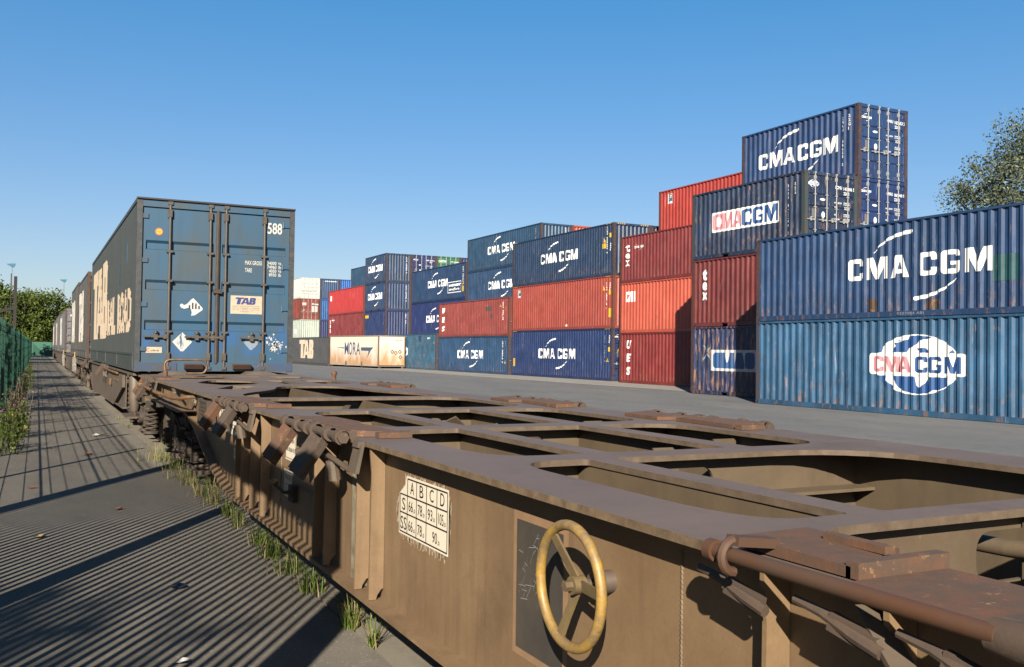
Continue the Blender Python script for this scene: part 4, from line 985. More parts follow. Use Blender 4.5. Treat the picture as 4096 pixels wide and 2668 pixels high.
    kids.append(MB().box(3.0, 3.585, 3.22, 3.34, .885, .90).build('shelf', M_UNDER_W, W)); s = MB(); s.hexa([(2.2, 4.5, .9), (2.35, 4.88, .9), (2.55, 4.88, .9), (2.3, 4.5, .9), (2.3, 4.6, 1.05), (2.4, 4.88, 1.05), (2.41, 4.88, 1.05), (2.31, 4.6, 1.05)])
    kids.append(s.build('shelf_bracket', M_UNDER_W, W))
    for (gx, gy, dx) in ((2.165, 4.6, 1), (2.95, 4.55, 1), (2.165, 6.0, 1), (2.95, 6.05, 1), (3.575, 4.2, -1), (2.95, 3.9, -1), (3.575, 5.6, -1)):
        s = MB(); s.prism([(gx+dx*.008, .45), (gx+dx*.03, .5), (gx+dx*.07, .8), (gx+dx*.17, 1.045), (gx+dx*.008, 1.045)], 'y', gy, gy+.012); kids.append(s.build('gusset', M_UNDER_W, W))
    for a in (5.3, 5.95):
        s = MB(); s.bar((2.3, a+.5, .78), (2.62, a, 1.04), .10, .012, (0, 1, .3)); kids.append(s.build('brace', M_UNDER_W, W))
    s = MB(); s.tube([(2.68, -4, .985), (2.66, 1.5, .975), (2.60, 1.83, .955), (2.57, 3.6, .93), (2.57, 14, .92)], .027, 12); s.tube([(2.645, 1.60, .972), (2.635, 1.68, .968)], .038, 12)
    kids.append(s.build('brake_pipe', M_UNDER_W, W, True))
    s = MB(); s.box(2.50, 2.66, 1.60, 1.70, .918, .930); s.box(2.56, 2.60, 1.62, 1.68, .88, .918); kids.append(s.build('pipe_clamp', M_UNDER_W, W))
    # vertical ribs on the near sill
    for y in (7.52, 7.30, 6.95, 6.60, 5.20, 4.98, 4.42, 4.20): kids.append(rib(W, y))
    s = MB(); s.box(1.455, 1.4715, 4.45, 4.66, .36, ZD-.04); kids.append(tag(s.build('worn_panel', rusty('bare_cream_metal', (.42, .36, .24), (.10, .085, .06), .35, .8, 13, .6), W), 'cream panel rubbed bare between two ribs'))
    kids.append(MB().box(1.4705, 1.4715, 1.93, 1.935, .37, 1.04).box(1.466, 1.4715, 4.30, 4.318, .37, 1.04).build('weld_seam', M_SIDE, W))
    for y in (1.55, 1.22, .62, -.4): kids.append(rib(W, y))
    for y in (4.30, 1.93, 6.28, 7.05):
        s = MB(); z = .40
        while z < 1.02: s.tube([(1.4705, y, z), (1.4705, y+.004, z+.013)], .0035, 5, cap=False); z += .0125
        kids.append(s.build('weld_bead', M_EDGE, W))
    for y in (5.75, 5.35, 8.35):
        kids.append(MB().tube([(1.472, y, .45), (1.458, y, .45)], .013, 6).build('bolt', M_BOGIE, W))
        kids.append(MB().tube([(1.472, y+.06, .45), (1.458, y+.06, .45)], .013, 6).build('bolt', M_BOGIE, W))
    # load table: white plate, black grid and characters
    def side_plate(bm, mat, name, off):
        for v in bm.verts: v.co = Vector((1.472-off, -v.co.x, v.co.y))
        o = bmobj(bm, name, mat, W); kids.append(o); return o
    Ya, Yb, za, zb = 3.99, 3.45, .715, .955         # far/left, near/right
    lp = [(-Ya-.015, za-.012), (-Yb+.012, za-.012), (-Yb+.012, zb+.012), (-Ya+.075, zb+.012), (-Ya+.06, zb-.03), (-Ya-.012, zb-.075)]
    strokes = []
    for i in range(150):
        x = random.uniform(-Ya-.045, -Yb+.035); w_ = random.uniform(.003, .008); e = max(0, abs(x+(Ya+Yb)/2)-.25)*1.2; sl = random.uniform(-.012, .02)
        a0 = za-random.uniform(.005, .05)+e; b0 = zb+random.uniform(.0, .030)-e-(.06 if x < -Ya+.06 else 0)
        strokes.append(_tri2d([[(x, a0), (x+w_, a0+.01), (x+w_+sl, b0), (x+sl, b0-.008)]]))
    M_CREAM = decalmat('cream_paint', (1.05, .95, .76), .12, (.22, .15, .09)); M_BK = plain('black_lettering', (.012, .012, .013), .5)
    side_plate(joinbm(strokes), decalmat('brushed_halo', (.80, .66, .46), .6, (.30, .20, .11)), 'brushed_paint', .0008)
    side_plate(_tri2d([lp]), M_CREAM, 'painted_load_table', .0015)
    xs = [-Ya, -Ya+.09, -Ya+.20, -Ya+.315, -Ya+.43, -Yb]; zs = [za, za+.085, za+.165, zb]
    g = []; lw = .006
    def R4(a, b, c, d): g.append(_tri2d([[(a, c), (b, c), (b, d), (a, d)]]))
    for i, x in enumerate(xs):
        top = zs[2] if i == 0 else zs[3]; bot = zs[0] if i != 4 else zs[1]
        R4(x-lw/2, x+lw/2, bot, top)
    for i, z in enumerate(zs): R4(xs[1] if i == 3 else xs[0], xs[5], z-lw/2, z+lw/2)
    def TX(b_, x, z, h, w_, bold=.0): g.append(shift(textbm(b_, h, w_, bold), x, z))
    for i, ch in enumerate('ABCD'): TX(ch, xs[i+1]+.035, zs[2]+.014, .052, .044)
    TX('S', xs[0]+.025, zs[1]+.012, .054, .04); TX('SS', xs[0]+.008, zs[0]+.012, .056, .074)
    for i, (b1, b2) in enumerate((('66', '66'), ('78', '78'), ('93', None), ('105', None))):
        TX(b1, xs[i+1]+.016, zs[1]+.016, .046, .052 if i < 3 else .056); TX(',0', xs[i+1]+.074, zs[1]+.014, .020, .020)
        if b2: TX(b2, xs[i+1]+.016, zs[0]+.016, .046, .052); TX(',0', xs[i+1]+.074, zs[0]+.014, .020, .020)
    TX('90', xs[3]+.07, zs[0]+.016, .046, .052); TX(',0', xs[3]+.128, zs[0]+.014, .020, .020)
    side_plate(joinbm(g), M_BK, 'load_table_figures', .003)
    # blackboard with chalk
    side_plate(_tri2d([[(-2.87, .50), (-2.50, .50), (-2.50, .985), (-2.87, .985)]]), plain('tan_border', (.36, .22, .12), .6), 'chalkboard_frame', .001)
    bo = side_plate(_tri2d([[(-2.845, .525), (-2.53, .525), (-2.53, .955), (-2.845, .955)]]), rusty('chalkboard', (.075, .066, .056), (.11, .09, .068), .4, .6, 5, .05), 'chalkboard', .0022)
    ck = []; rr = random.Random(3)
    for i in range(34):
        cx = rr.uniform(-2.82, -2.68); cz = rr.choice((.89, .86, .80, .74, .71))+rr.uniform(-.02, .03); a = rr.choice((rr.uniform(-.5, .2), rr.uniform(.8, 1.5))); l = rr.uniform(.02, .07); q = .0011
        dx, dz = cos(a)*l/2, sin(a)*l/2; ck.append(_tri2d([[(cx-dx, cz-dz-q), (cx+dx, cz+dz-q), (cx+dx, cz+dz+q), (cx-dx, cz-dz+q)]]))
    side_plate(joinbm(ck), plain('chalk_marks', (.32, .31, .29), .9), 'chalk_scribble', .0032)
    # further markings
    side_plate(_tri2d([[(-6.17, .80), (-5.90, .80), (-5.90, .985), (-6.17, .985)]]), M_CREAM, 'painted_notice', .0015)
    side_plate(joinbm([shift(textbm('2 x CH GP-A', .035, .19), -6.13, .915), shift(textbm('MAX.:100t(36t+72t)', .035, .22), -6.15, .85), ] + [_tri2d([[(-6.16, .812), (-5.91, .812), (-5.91, .975), (-6.16, .975)], [(-6.156, .816), (-6.156, .971), (-5.914, .971), (-5.914, .816)]])]), M_BK, 'notice_lettering', .003)
    side_plate(_tri2d([[(-6.20, .56), (-5.98, .56), (-5.98, .735), (-6.20, .735)]]), M_CREAM, 'painted_notice', .0015)
    side_plate(joinbm([_tri2d([[(-6.18, .57), (-6.0, .57), (-6.0, .725), (-6.18, .725)], [(-6.174, .576), (-6.174, .719), (-6.006, .719), (-6.006, .576)]]), _tri2d([[(-6.15, .585), (-6.03, .585), (-6.03, .645), (-6.15, .645)], [(-6.145, .59), (-6.145, .64), (-6.035, .64), (-6.035, .59)]]), shift(textbm('Max.70t', .035, .14), -6.16, .67), shift(textbm('1-4', .032, .07), -6.125, .60)]), M_BK, 'notice_lettering', .003)
    fd = plain('faded_brown_lettering', (.10, .065, .04), .6)
    side_plate(joinbm([shift(textbm('ACHTUNG!', .06, .34, .01), -5.87, .72), shift(textbm('BREMSABSPERRHAHN BEIM ABSTELLEN', .018, .46), -5.87, .66), shift(textbm('ACHTUNG', .05, .26, .01), -5.42, .60)]), fd, 'faded_lettering', .003)
    side_plate(_tri2d([[(-8.70, .80), (-7.66, .80), (-7.62, .95), (-7.9, 1.0), (-8.68, 1.02)]]), M_CREAM, 'painted_notice', .0015)
    side_plate(joinbm([shift(textbm('33 68', .06, .30, .01), -8.60, .93), shift(textbm('RIV', .055, .20, .01), -8.60, .85), shift(textbm('4961 005-4', .045, .42, .01), -8.2, .93), shift(textbm('D-AAEC Sggmrss', .055, .60, .01), -8.30, .83)]), M_BK, 'number_lettering', .003)
    ci = [(-7.93+.06*cos(a*pi/12), .655+.06*sin(a*pi/12)) for a in range(24)]
    side_plate(_tri2d([ci, [(-7.93+.052*cos(a*pi/12), .655+.052*sin(a*pi/12)) for a in range(24)]]), plain('green_ring', (.05, .22, .15), .5), 'round_mark', .003)
    side_plate(_tri2d([[(-7.93+.052*cos(a*pi/12), .655+.052*sin(a*pi/12)) for a in range(24)]]), M_CREAM, 'round_mark', .002)
    side_plate(joinbm([shift(textbm('SDG', .04, .16, .01), -7.99, .635)]), plain('green_ring', (.05, .22, .15), .5), 'round_mark', .0035)
    side_plate(joinbm([_tri2d([[(-a, .945), (-a+.28, .945), (-a+.28, 1.0), (-a, 1.0)]]) for a in (10.4, 10.0, 9.68)]), M_CREAM, 'painted_notice', .0015)
    side_plate(joinbm([shift(textbm(q, .035, .24), -a+.02, .955) for a, q in ((10.4, 'Haltung'), (10.0, 'MZ-DE'), (9.68, 'R 75m'))]), M_BK, 'notice_lettering', .003)
    # handwheel
    hw = empty('handwheel', (1.335, 2.262, .872), None, None); hw.parent = W; kids.append(hw)
    ring = [(0, .167*cos(a*2*pi/48), .167*sin(a*2*pi/48)) for a in range(49)]
    MB().tube(ring, .0150, 14, cap=False).build('rim', M_YEL, hw, True)
    for a in (pi*.98, pi*.30, -pi*.40):
        s = MB(); s.bar((.030, -cos(a+pi)*.012, sin(a)*.012), (.0, -cos(a+pi)*.155, sin(a)*.155), .030, .007, (1, 0, 0)); s.build('spoke', M_YELDULL, hw)
    s = MB(); s.tube([(.045, 0, 0), (.005, 0, 0)], .026, 14); s.tube([(.006, 0, 0), (-.018, 0, 0)], .015, 6); s.build('hub', M_YELDULL, hw, True)
    s = MB(); s.tube([(.137, 0, 0), (.075, 0, 0)], .032, 14); s.tube([(.08, 0, 0), (.03, 0, 0)], .014, 10); s.build('spindle', M_STEELW, hw, True)
    # red running stain next to the wheel
    # changeover lever with brass ball
    lv = MB(); lv.tube([(1.47, 5.90, .62), (1.40, 5.90, .62), (1.38, 5.93, .64), (1.36, 5.99, .665)], .011, 8); lv.tube([(1.44, 5.86, .60), (1.44, 5.82, .66)], .013, 6); lv.box(1.44, 1.47, 5.84, 5.96, .56, .66)
    lo = lv.build('changeover_lever', M_BOGIE, W, True); kids.append(lo)
    ball = MB(); 
    pts = [(1.36, 6.0, .672-.028+.056*i/8) for i in range(9)]; ball.tube(pts, .02, 14, rs=[max(.003, .028*sin(pi*i/8)) for i in range(9)])
    bo = ball.build('brass_ball', plain('dull_brass', (.28, .20, .06), .4, .4), lo, True)
    bo.location = (0, 0, 0)
    hk = MB(); hk.tube([(1.46, 5.66, .90), (1.44, 5.66, .84), (1.42, 5.66, .80), (1.42, 5.60, .80), (1.43, 5.60, .86)], .007, 6); kids.append(hk.build('hook', M_BOGIE, W, True))
    # mesh covered bracket
    s = MB(); s.box(1.375, 1.46, 8.80, 8.83, .80, 1.04); s.box(1.375, 1.39, 8.83, 9.30, 1.02, 1.04); s.box(1.375, 1.39, 8.83, 9.30, .80, .82); s.box(1.375, 1.46, 9.30, 9.33, .80, 1.04)
    for k in range(12): s.bar((1.382, 8.83+k*.039, .81), (1.382, 8.83+min(k+3, 12)*.039, 1.03), .004, .004); s.bar((1.379, 8.83+k*.039, 1.03), (1.379, 8.83+min(k+3, 12)*.039, .81), .004, .004)
    s.box(1.42, 1.43, 8.83, 9.30, .82, 1.02)
    kids.append(s.build('mesh_bracket', M_BOGIE, W))
    # shunter's handrail and lamp bracket near the far end
    s = MB(); s.tube([(1.27, 13.9, 1.0), (1.27, 13.4, 1.0), (1.26, 11.6, .985), (1.27, 10.4, .99), (1.30, 10.0, 1.0), (1.36, 9.9, 1.02), (1.45, 9.9, 1.02)], .020, 10)
    kids.append(s.build('side_handrail', rusty('rail_brown', (.11, .075, .05), (.30, .14, .03), .45, .6, 4), W, True))
    s = MB(); s.tube([(1.27, 13.95, 1.0), (1.27, 13.6, 1.0)], .026, 10); o = s.build('yellow_tip', M_YEL, W, True); kids.append(o)
    s = MB(); s.hexa([(1.28, 10.0, .86), (1.45, 10.0, .86), (1.45, 13.6, .86), (1.28, 13.6, .86), (1.28, 9.95, .875), (1.45, 9.95, .875), (1.45, 13.6, .875), (1.28, 13.6, .875)])
    s.prism([(10.0, .87), (11.4, .87), (11.0, 1.02), (10.3, 1.02)], 'x', 1.452, 1.462); s.bar((1.46, 11.9, 1.045), (1.30, 10.4, 1.045), .03, .01); kids.append(s.build('step_plate', rusty('tan_step', (.30, .19, .09), (.10, .07, .05), .35, .6, 6), W))
    # end grab loop, end posts
    def loop(X, mat):
        s = MB(); s.tube([(X, 14.6, 1.09), (X, 14.6, 1.28), (X+.02, 14.6, 1.315), (X+.06, 14.6, 1.335), (X+.52, 14.6, 1.335), (X+.57, 14.6, 1.31), (X+.59, 14.6, 1.26), (X+.59, 14.6, 1.20), (X+.56, 14.6, 1.15), (X+.52, 14.6, 1.135), (X+.30, 14.6, 1.135)], .0165, 10)
        return s.build('grab_rail', mat, W, True)
    kids.append(loop(1.68, M_ORRAIL))
    s = MB(); s.tube([(1.68, 14.5, 1.09), (1.68, 14.5, 1.14), (1.68, 14.5, 1.17), (1.68, 14.5, 1.20)], .03, 10, rs=[.03, .035, .028, .012]); kids.append(s.build('locating_pin', M_RUSTY, W, True))
    s = MB(); s.tube([(3.82, 13.2, 1.09), (3.82, 13.2, 1.14), (3.82, 13.2, 1.17), (3.82, 13.2, 1.20), (3.82, 13.2, 1.22)], .03, 10, rs=[.032, .03, .045, .04, .01]); kids.append(s.build('locating_pin', M_RUSTY, W, True))
    for y in (13.55, 7.55, 5.10, -1.2): kids.append(clamp(W, y, -1))
    for y in (10.9, 7.1, 4.95): kids.append(clamp(W, y, 1))
    # nearest spigot unit, large in the picture
    e = empty('container_spigot', (XN, 1.2, ZD), None, None); e.parent = W; kids.append(e)
    s = MB(); s.hexa([(.02, .12, .004), (.02, .44, .004), (.24, .46, .004), (.27, .22, .004), (.02, .12, .026), (.02, .44, .030), (.24, .46, .028), (.27, .22, .022)])
    s.box(.02, .275, .10, .132, .004, .036); s.box(.17, .20, .17, .34, .026, .042)
    s.hexa([(-.02, -.28, .003), (-.02, .09, .003), (.26, .09, .003), (.26, -.28, .003), (-.02, -.28, .008), (-.02, .09, .008), (.26, .09, .008), (.26, -.28, .008)])
    s.build('base_plate', M_RUSTY, e)
    s = MB(); s.tube([(-.075, .42, .010), (-.075, -.26, .010)], .0165, 12); s.tube([(-.075, .425, .010), (-.075, .40, .010)], .024, 12)
    ar = [(-.075+.033*cos(a), .345, .010+.033*sin(a)) for a in [pi*(.5+i/8) for i in range(9)]]
    s.tube(ar, .011, 8); s.bar((-.08, .345, .043), (.03, .345, .030), .04, .02)
    s.build('hinge_shaft', rusty('shaft_brown', (.115, .070, .044), (.135, .056, .026), .5, .6, 7, .2), e, True)
    s = MB(); s.tube([(-.06, -.24, .004), (-.06, -.30, .004), (-.06, -.62, .004)], .034, 16, rs=[.028, .034, .036]); s.hexa([(-.07, -.60, .0), (-.07, -.24, .0), (.10, -.22, 0), (.10, -.60, 0), (-.05, -.60, .040), (-.05, -.25, .034), (.09, -.22, .022), (.09, -.60, .030)]); s.tube([(-.02, -.30, .04), (-.02, -.30, .048)], .012, 6); s.tube([(.05, -.33, .03), (.05, -.33, .04)], .010, 6)
    s.build('lug', M_RUST2, e, True)
    for yy in (.40, .10, -.15):
        s = MB(); s.tube([(-.035, yy+.11, -.050), (-.03, yy+.04, -.062), (-.03, yy-.04, -.085), (-.03, yy-.10, -.10)], .012, 8, rs=[.009, .011, .014, .012]); s.bar((-.03, yy+.02, -.07), (-.02, yy-.08, -.095), .02, .035); s.build('flap', M_RUST2, e, True)
    s = MB(); s.bar((.02, .08, -.04), (-.02, -.04, -.12), .05, .012); s.build('hooked_bracket', M_UNDER, e)
    kids.append(bogie(W, 11.75))
    kids.append(MB().box(2.2, 3.1, 11.3, 12.2, .74, 1.0).build('centre_pivot', M_BOGIE, W))
    for o in kids:
        o.location = Vector(o.location) - Vector(W.location)
    bpy.data.objects.remove(Wp)
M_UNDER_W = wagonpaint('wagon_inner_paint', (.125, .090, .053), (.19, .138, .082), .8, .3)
M_YELDULL = rusty('dull_yellow', (.26, .19, .07), (.16, .11, .06), .5, .6, 10, .2)
M_STEELW = plain('worn_spindle', (.28, .22, .18), .4, .5)

def second_wagon():
    W = empty('container_wagon', (2.63, 24.0, 0), 'brown articulated wagon half carrying the blue railroad swap bodies, with jack post at its end', 'railway wagon'); kids = []
    a, b = 15.6, 40.5
    s = MB(); s.box(XN, 1.72, a+.6, b, ZD-.036, ZD+.0).box(3.5, XF, a+.6, b, ZD-.036, ZD)
    for y in (16.4, 19.2, 22.5, 26, 30, 34, 38): s.box(1.72, 3.5, y, y+.3, ZD-.036, ZD)
    s.box(1.5, 3.75, 15.5, 16.35, ZD-.05, ZD-.01); kids.append(s.build('deck_plate', M_UNDER, W))
    bel = [(18.3, .42), (28.5, .36), (29.4, .55), (30.4, .80), (33.6, .86), (40.4, .86)]
    kids.append(sill_web(W, 1.45, 18.3, 40.4, bel, M_UNDER, out=XN+.01)); kids.append(sill_web(W, 3.76, 18.3, 40.4, bel, M_UNDER))
    s = MB(); s.prism([(18.35, .78), (20.4, .36), (28.0, .34), (28.0, 1.0), (18.35, 1.0)], 'x', 1.39, 1.44); kids.append(s.build('tool_box', M_UNDER, W))
    s = MB(); s.box(1.375, 1.39, 19.3, 20.5, .86, .90); s.tube([(1.36, 19.2, 1.02), (1.33, 20.6, 1.03), (1.33, 22.6, 1.05)], .022, 8); s.tube([(1.375, 20.9, .86), (1.36, 20.9, .74), (1.36, 21.2, .74), (1.375, 21.2, .86)], .016, 8); kids.append(s.build('side_handrail', rusty('rail_brown', (.11, .075, .05), (.30, .14, .03), .45, .6, 4), W))
    s = MB(); s.tube([(1.47, 16.75, .45), (1.47, 16.75, .62), (1.47, 16.75, 1.0), (1.47, 16.75, 1.06)], .085, 18, rs=[.06, .095, .095, .06]); s.box(1.44, 1.62, 17.0, 17.6, .55, 1.05); s.box(1.35, 1.75, 16.7, 17.7, .33, .36)
    kids.append(s.build('jack_post', M_UNDER, W, True))
    for z in range(7):
        pass
    s = MB()
    for k in range(5): s.tube([(1.44, 17.75+.0, .45+k*.08), (1.60, 17.75, .45+k*.08)], .03, 8)
    kids.append(s.build('pipe_couplings', M_BOGIE, W))
    s = MB(); s.tube([(1.6, 15.6, 1.06), (3.8, 15.6, 1.06)], .035, 10); s.prism([(1.7, 1.08), (2.2, 1.08), (2.1, 1.14), (1.85, 1.14)], 'y', 15.5, 15.9); s.prism([(3.0, 1.08), (3.6, 1.08), (3.4, 1.14), (3.1, 1.14)], 'y', 15.5, 15.9); kids.append(s.build('coupling_beam', M_UNDER, W))
    for y in (22.9, 31.0): kids.append(clamp(W, y, -1))
    kids.append(bogie(W, 16.9)); kids.append(bogie(W, 33.2)); kids.append(bogie(W, 38.5))
    s = MB(); s.tube([(1.33, 31.9, .75), (1.25, 31.9, .75), (1.25, 31.9, 1.0), (1.33, 31.9, 1.0)], .015, 8); kids.append(s.build('grab_rail', M_ORRAIL, W, True))
    s = MB(); s.box(1.36, 1.44, 31.0, 31.15, .28, 1.05); s.box(1.36, 1.9, 31.6, 31.75, .25, 1.05); kids.append(s.build('end_post', M_UNDER, W))
    for o in kids: o.location = Vector(o.location) - Vector(W.location)
    return W
def third_wagon(y0, y1, label, rails=True):
    W = empty('container_wagon', (2.63, (y0+y1)/2, 0), label, 'railway wagon', None); kids = []
    s = MB(); s.box(XN, 1.72, y0, y1, ZD-.036, ZD).box(3.5, XF, y0, y1, ZD-.036, ZD)
    y = y0
    while y < y1: s.box(1.72, 3.5, y, min(y+.35, y1), ZD-.036, ZD); y += 3.1
    kids.append(s.build('deck_plate', M_UNDER, W)); L = y1-y0
    bel = [(y0, .86), (y0+3.4, .84), (y0+4.4, .40), (y1-4.4, .40), (y1-3.4, .84), (y1, .86)]
    kids.append(sill_web(W, 1.45, y0, y1, bel, M_UNDER, out=XN)); kids.append(sill_web(W, 3.76, y0, y1, bel, M_UNDER))
    kids.append(bogie(W, y0+2.2)); kids.append(bogie(W, y1-2.2))
    if rails:
        s = MB(); s.tube([(1.36, y0+.3, 1.09), (1.36, y0+.3, 1.25), (1.36, y0+1.2, 1.22), (1.36, y0+3.4, 1.18)], .03, 8); s.tube([(1.4, y0+.1, 1.2), (3.8, y0+.1, 1.2)], .025, 8); kids.append(s.build('end_handrail', M_YEL, W))
        s = MB(); s.box(1.32, 1.42, y0+.4, y0+.5, .35, 1.12); s.box(1.34, 1.44, y0+2.4, y0+2.5, .45, 1.04); kids.append(s.build('end_post', rusty('white_enamel', (.42, .41, .38), (.12, .08, .05), .3), W))
        s = MB(); s.box(1.25, 1.6, y0+.2, y0+1.0, .34, .38); kids.append(s.build('step_plate', M_ORRAIL, W))
    for o in kids: o.location = Vector(o.location) - Vector(W.location)

def train_boxes():
    # grime covered blue paint, cleaner near the door handles
    def grime(name, blue, dirt, lo, hi, zones=(), bright=(.012, .12, .36)):
        m, t, b, v = _nodes(name)
        blue, dirt, bright = (tuple(x*ALB for x in q) for q in (blue, dirt, bright))
        n1 = _noise(t, v, 1.5, (1, 1, .8), 4, .5); n2 = _noise(t, v, 8, (1, 1, .12), 4); n3 = _noise(t, v, 24, detail=6, rough=.75); n4 = _noise(t, v, 5, detail=5)
        c = _mix(t, _ramp(t, n1, lo, hi), blue, dirt)
        tc = t.nodes.new('ShaderNodeTexCoord')
        for (px, pz, rx, rz) in zones:                       # dirt rubbed away by hands and handles
            mp = t.nodes.new('ShaderNodeMapping'); mp.vector_type = 'POINT'; mp.inputs['Location'].default_value = (-px/rx, 0, -pz/rz); mp.inputs['Scale'].default_value = (1/rx, 0, 1/rz)
            ln = t.nodes.new('ShaderNodeVectorMath'); ln.operation = 'LENGTH'; ad = t.nodes.new('ShaderNodeMath'); ad.operation = 'ADD'
            t.links.new(tc.outputs['Object'], mp.inputs[0]); t.links.new(mp.outputs[0], ln.inputs[0]); t.links.new(ln.outputs['Value'], ad.inputs[0]); t.links.new(_ramp(t, n4, .2, .8, -.5, .5), ad.inputs[1])
            c = _mix(t, _ramp(t, ad.outputs[0], 1.25, .35, 0, .60), c, bright)
        c = _mix(t, _mul(t, _ramp(t, n2, .5, .8), .4), c, tuple(x*.6 for x in dirt))
        c = _mix(t, _mul(t, _ramp(t, n3, .66, .72), .35), c, (.10, .08, .055))
        t.links.new(c, b.inputs['Base Color']); b.inputs['Roughness'].default_value = .5; b.inputs['Specular IOR Level'].default_value = .35
        _bump(t, b, n1, .15, .02)
        return m
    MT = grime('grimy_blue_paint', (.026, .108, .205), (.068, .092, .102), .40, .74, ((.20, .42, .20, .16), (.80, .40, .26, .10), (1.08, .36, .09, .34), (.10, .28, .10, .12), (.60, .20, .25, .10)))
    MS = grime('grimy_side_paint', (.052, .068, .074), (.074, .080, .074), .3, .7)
    ML = decalmat('cream_letter_dirty', (.62, .50, .37), .12, (.07, .07, .06))
    ML2 = decalmat('white_letter_dirty', (.66, .62, .56), .12, (.07, .07, .06))
    rod = rusty('grey_rod', (.115, .105, .09), (.075, .06, .045), .45, .6, 9, .2)
    pst = rusty('scraped_post', (.030, .045, .060), (.10, .09, .08), .35, .55, 12, .3, (.05, .15, .45), .55)
    ih = 2.80-.14-.16
    B = container('dark blue swap body with doors numbered 588, behind the empty wagon', 1.38, 16.05, 1.12, 13.72, 2.80, mat=MT, end='door', W=2.53, fine=True, band=.30, group='swap bodies on the train', name='swap_body', post=pst, hz=.57, rodm=rod, rods=(.36, .90),
                  bands=[(ih*.205, ih*.270), (ih*.465, ih*.530), (ih*.725, ih*.785)])
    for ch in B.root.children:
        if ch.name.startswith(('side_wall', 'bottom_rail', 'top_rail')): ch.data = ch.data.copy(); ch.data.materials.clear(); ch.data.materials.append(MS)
    side_decal(B, tab_letters(S_(B, 28.9), 1.70-1.12, 1.80, 1.62), ML, 'lettering')
    rr_ = joinbm([shift(textbm(w_, .78, l, .05), S_(B, y), 1.76-1.12) for w_, y, l in (('RAIL', 22.75, 2.35), ('ROAD', 19.85, 2.95))]); side_decal(B, rr_, ML, 'lettering')
    side_decal(B, joinbm([_tri2d([[(S_(B, 18.0), 3.0-1.12), (S_(B, 17.9), 3.0-1.12), (S_(B, 17.9), 3.35-1.12), (S_(B, 18.0), 3.35-1.12)]]), _tri2d([[(S_(B, 19.6), 2.7-1.12), (S_(B, 19.48), 2.7-1.12), (S_(B, 19.48), 3.1-1.12), (S_(B, 19.6), 3.1-1.12)]])]), plain('blue_sticker', (.05, .12, .22), .5), 'side_sticker')
    fy = B.endy; X = lambda x: x-1.38; Z = lambda z: z-1.12
    def E(bm, mat, name, off=.004): return end_decal(B, bm, mat, name, off)
    wt = decalmat('stencil_white', (.72, .70, .64), .08, (.1, .12, .14))
    E(shift(textbm('588', .19, .245, .015), X(3.455), Z(3.47)), wt, 'fleet_number')
    parts = [shift(textbm('MAX GROSS', .07, .28, .012), X(3.09), Z(2.925)), shift(textbm('TARE', .07, .115, .012), X(3.09), Z(2.80))]
    for i, (a, u) in enumerate((('34000', 'kg'), ('74960', 'lb'), ('4050', 'kg'), ('8930', 'lb'))):
        w_ = .155 if i < 2 else .125; parts.append(shift(textbm(a, .055, w_, .012), X(3.615)-w_, Z(2.945-i*.066))); parts.append(shift(textbm(u, .055, .045, .01), X(3.65), Z(2.945-i*.066)))
    E(joinbm(parts), wt, 'weight_lettering')
    rect = lambda a, b, c, d: _tri2d([[(X(a), Z(c)), (X(b), Z(c)), (X(b), Z(d)), (X(a), Z(d))]])
    E(rect(2.865, 3.385, 2.095, 2.40), plain('cream_sign', (.62, .52, .38), .5), 'company_sign')
    nb = plain('sign_blue', (.03, .045, .22), .5)
    E(tab_letters(X(2.925), Z(2.255), .115, 1.45, .22), nb, 'sign_lettering', .006)
    E(joinbm([shift(textbm(s_, .018, .44 if i < 3 else .22), X(2.90 if i < 3 else 3.02), Z(2.215-i*.030)) for i, s_ in enumerate(('Montpellier : Tel. 04.67.27.13.32 - Fax. 04.67.27.80.90', 'Creteil : Tel. 01.43.53.62.70 - Fax. 01.43.76.91.80', 'Saint-Thibery : Tel. 04.67.77.17.00 - Fax. 04.67.77.13.63', 'www.tab-transports.com'))]), plain('sign_grey', (.2, .18, .16), .6), 'sign_small_print', .006)
    E(rect(1.555, 1.80, 1.425, 1.52), plain('cream_sign', (.62, .52, .38), .5), 'maker_sign')
    E(joinbm([shift(textbm('obra', .035, .13, .01, .1), X(1.625), Z(1.45))]), M_BLACK, 'maker_lettering', .006)
    E(joinbm([_tri2d([[(X(1.592)+.03*cos(a*pi/8), Z(1.47)+.026*sin(a*pi/8)) for a in range(2, 15)]+[(X(1.592)+.018*cos(a*pi/8), Z(1.47)+.016*sin(a*pi/8)) for a in range(14, 1, -1)]])]), plain('orange_ink', (.55, .16, .05), .5), 'maker_lettering', .006)
    circ = lambda cx, cz, r: [(X(cx)+r*cos(a*pi/12), Z(cz)+r*sin(a*pi/12)) for a in range(24)]
    E(_tri2d([circ(1.72, 3.385, .062)]), plain('orange_ink', (.55, .16, .05), .5), 'round_sticker'); E(_tri2d([circ(1.72, 3.385, .046)]), plain('sun_yellow', (.75, .45, .05), .5), 'round_sticker', .0055)
    E(joinbm([shift(textbm('Qtronix', .014, .07), X(1.685), Z(3.38)), shift(textbm('2', .02, .012), X(1.725), Z(3.355))]), M_BLACK, 'round_sticker', .007)
    torn = decalmat('torn_white_sticker', (.66, .66, .66), .30, (.05, .10, .18))
    E(_tri2d([[(X(a), Z(b)) for a, b in ((2.06, 2.21), (2.09, 2.235), (2.13, 2.21), (2.17, 2.23), (2.20, 2.26), (2.23, 2.30), (2.27, 2.33), (2.31, 2.29), (2.42, 2.17), (2.42, 2.14), (2.30, 2.05), (2.24, 2.04), (2.25, 2.09), (2.24, 2.14), (2.20, 2.17), (2.13, 2.15), (2.08, 2.17))]]), torn, 'torn_sticker')
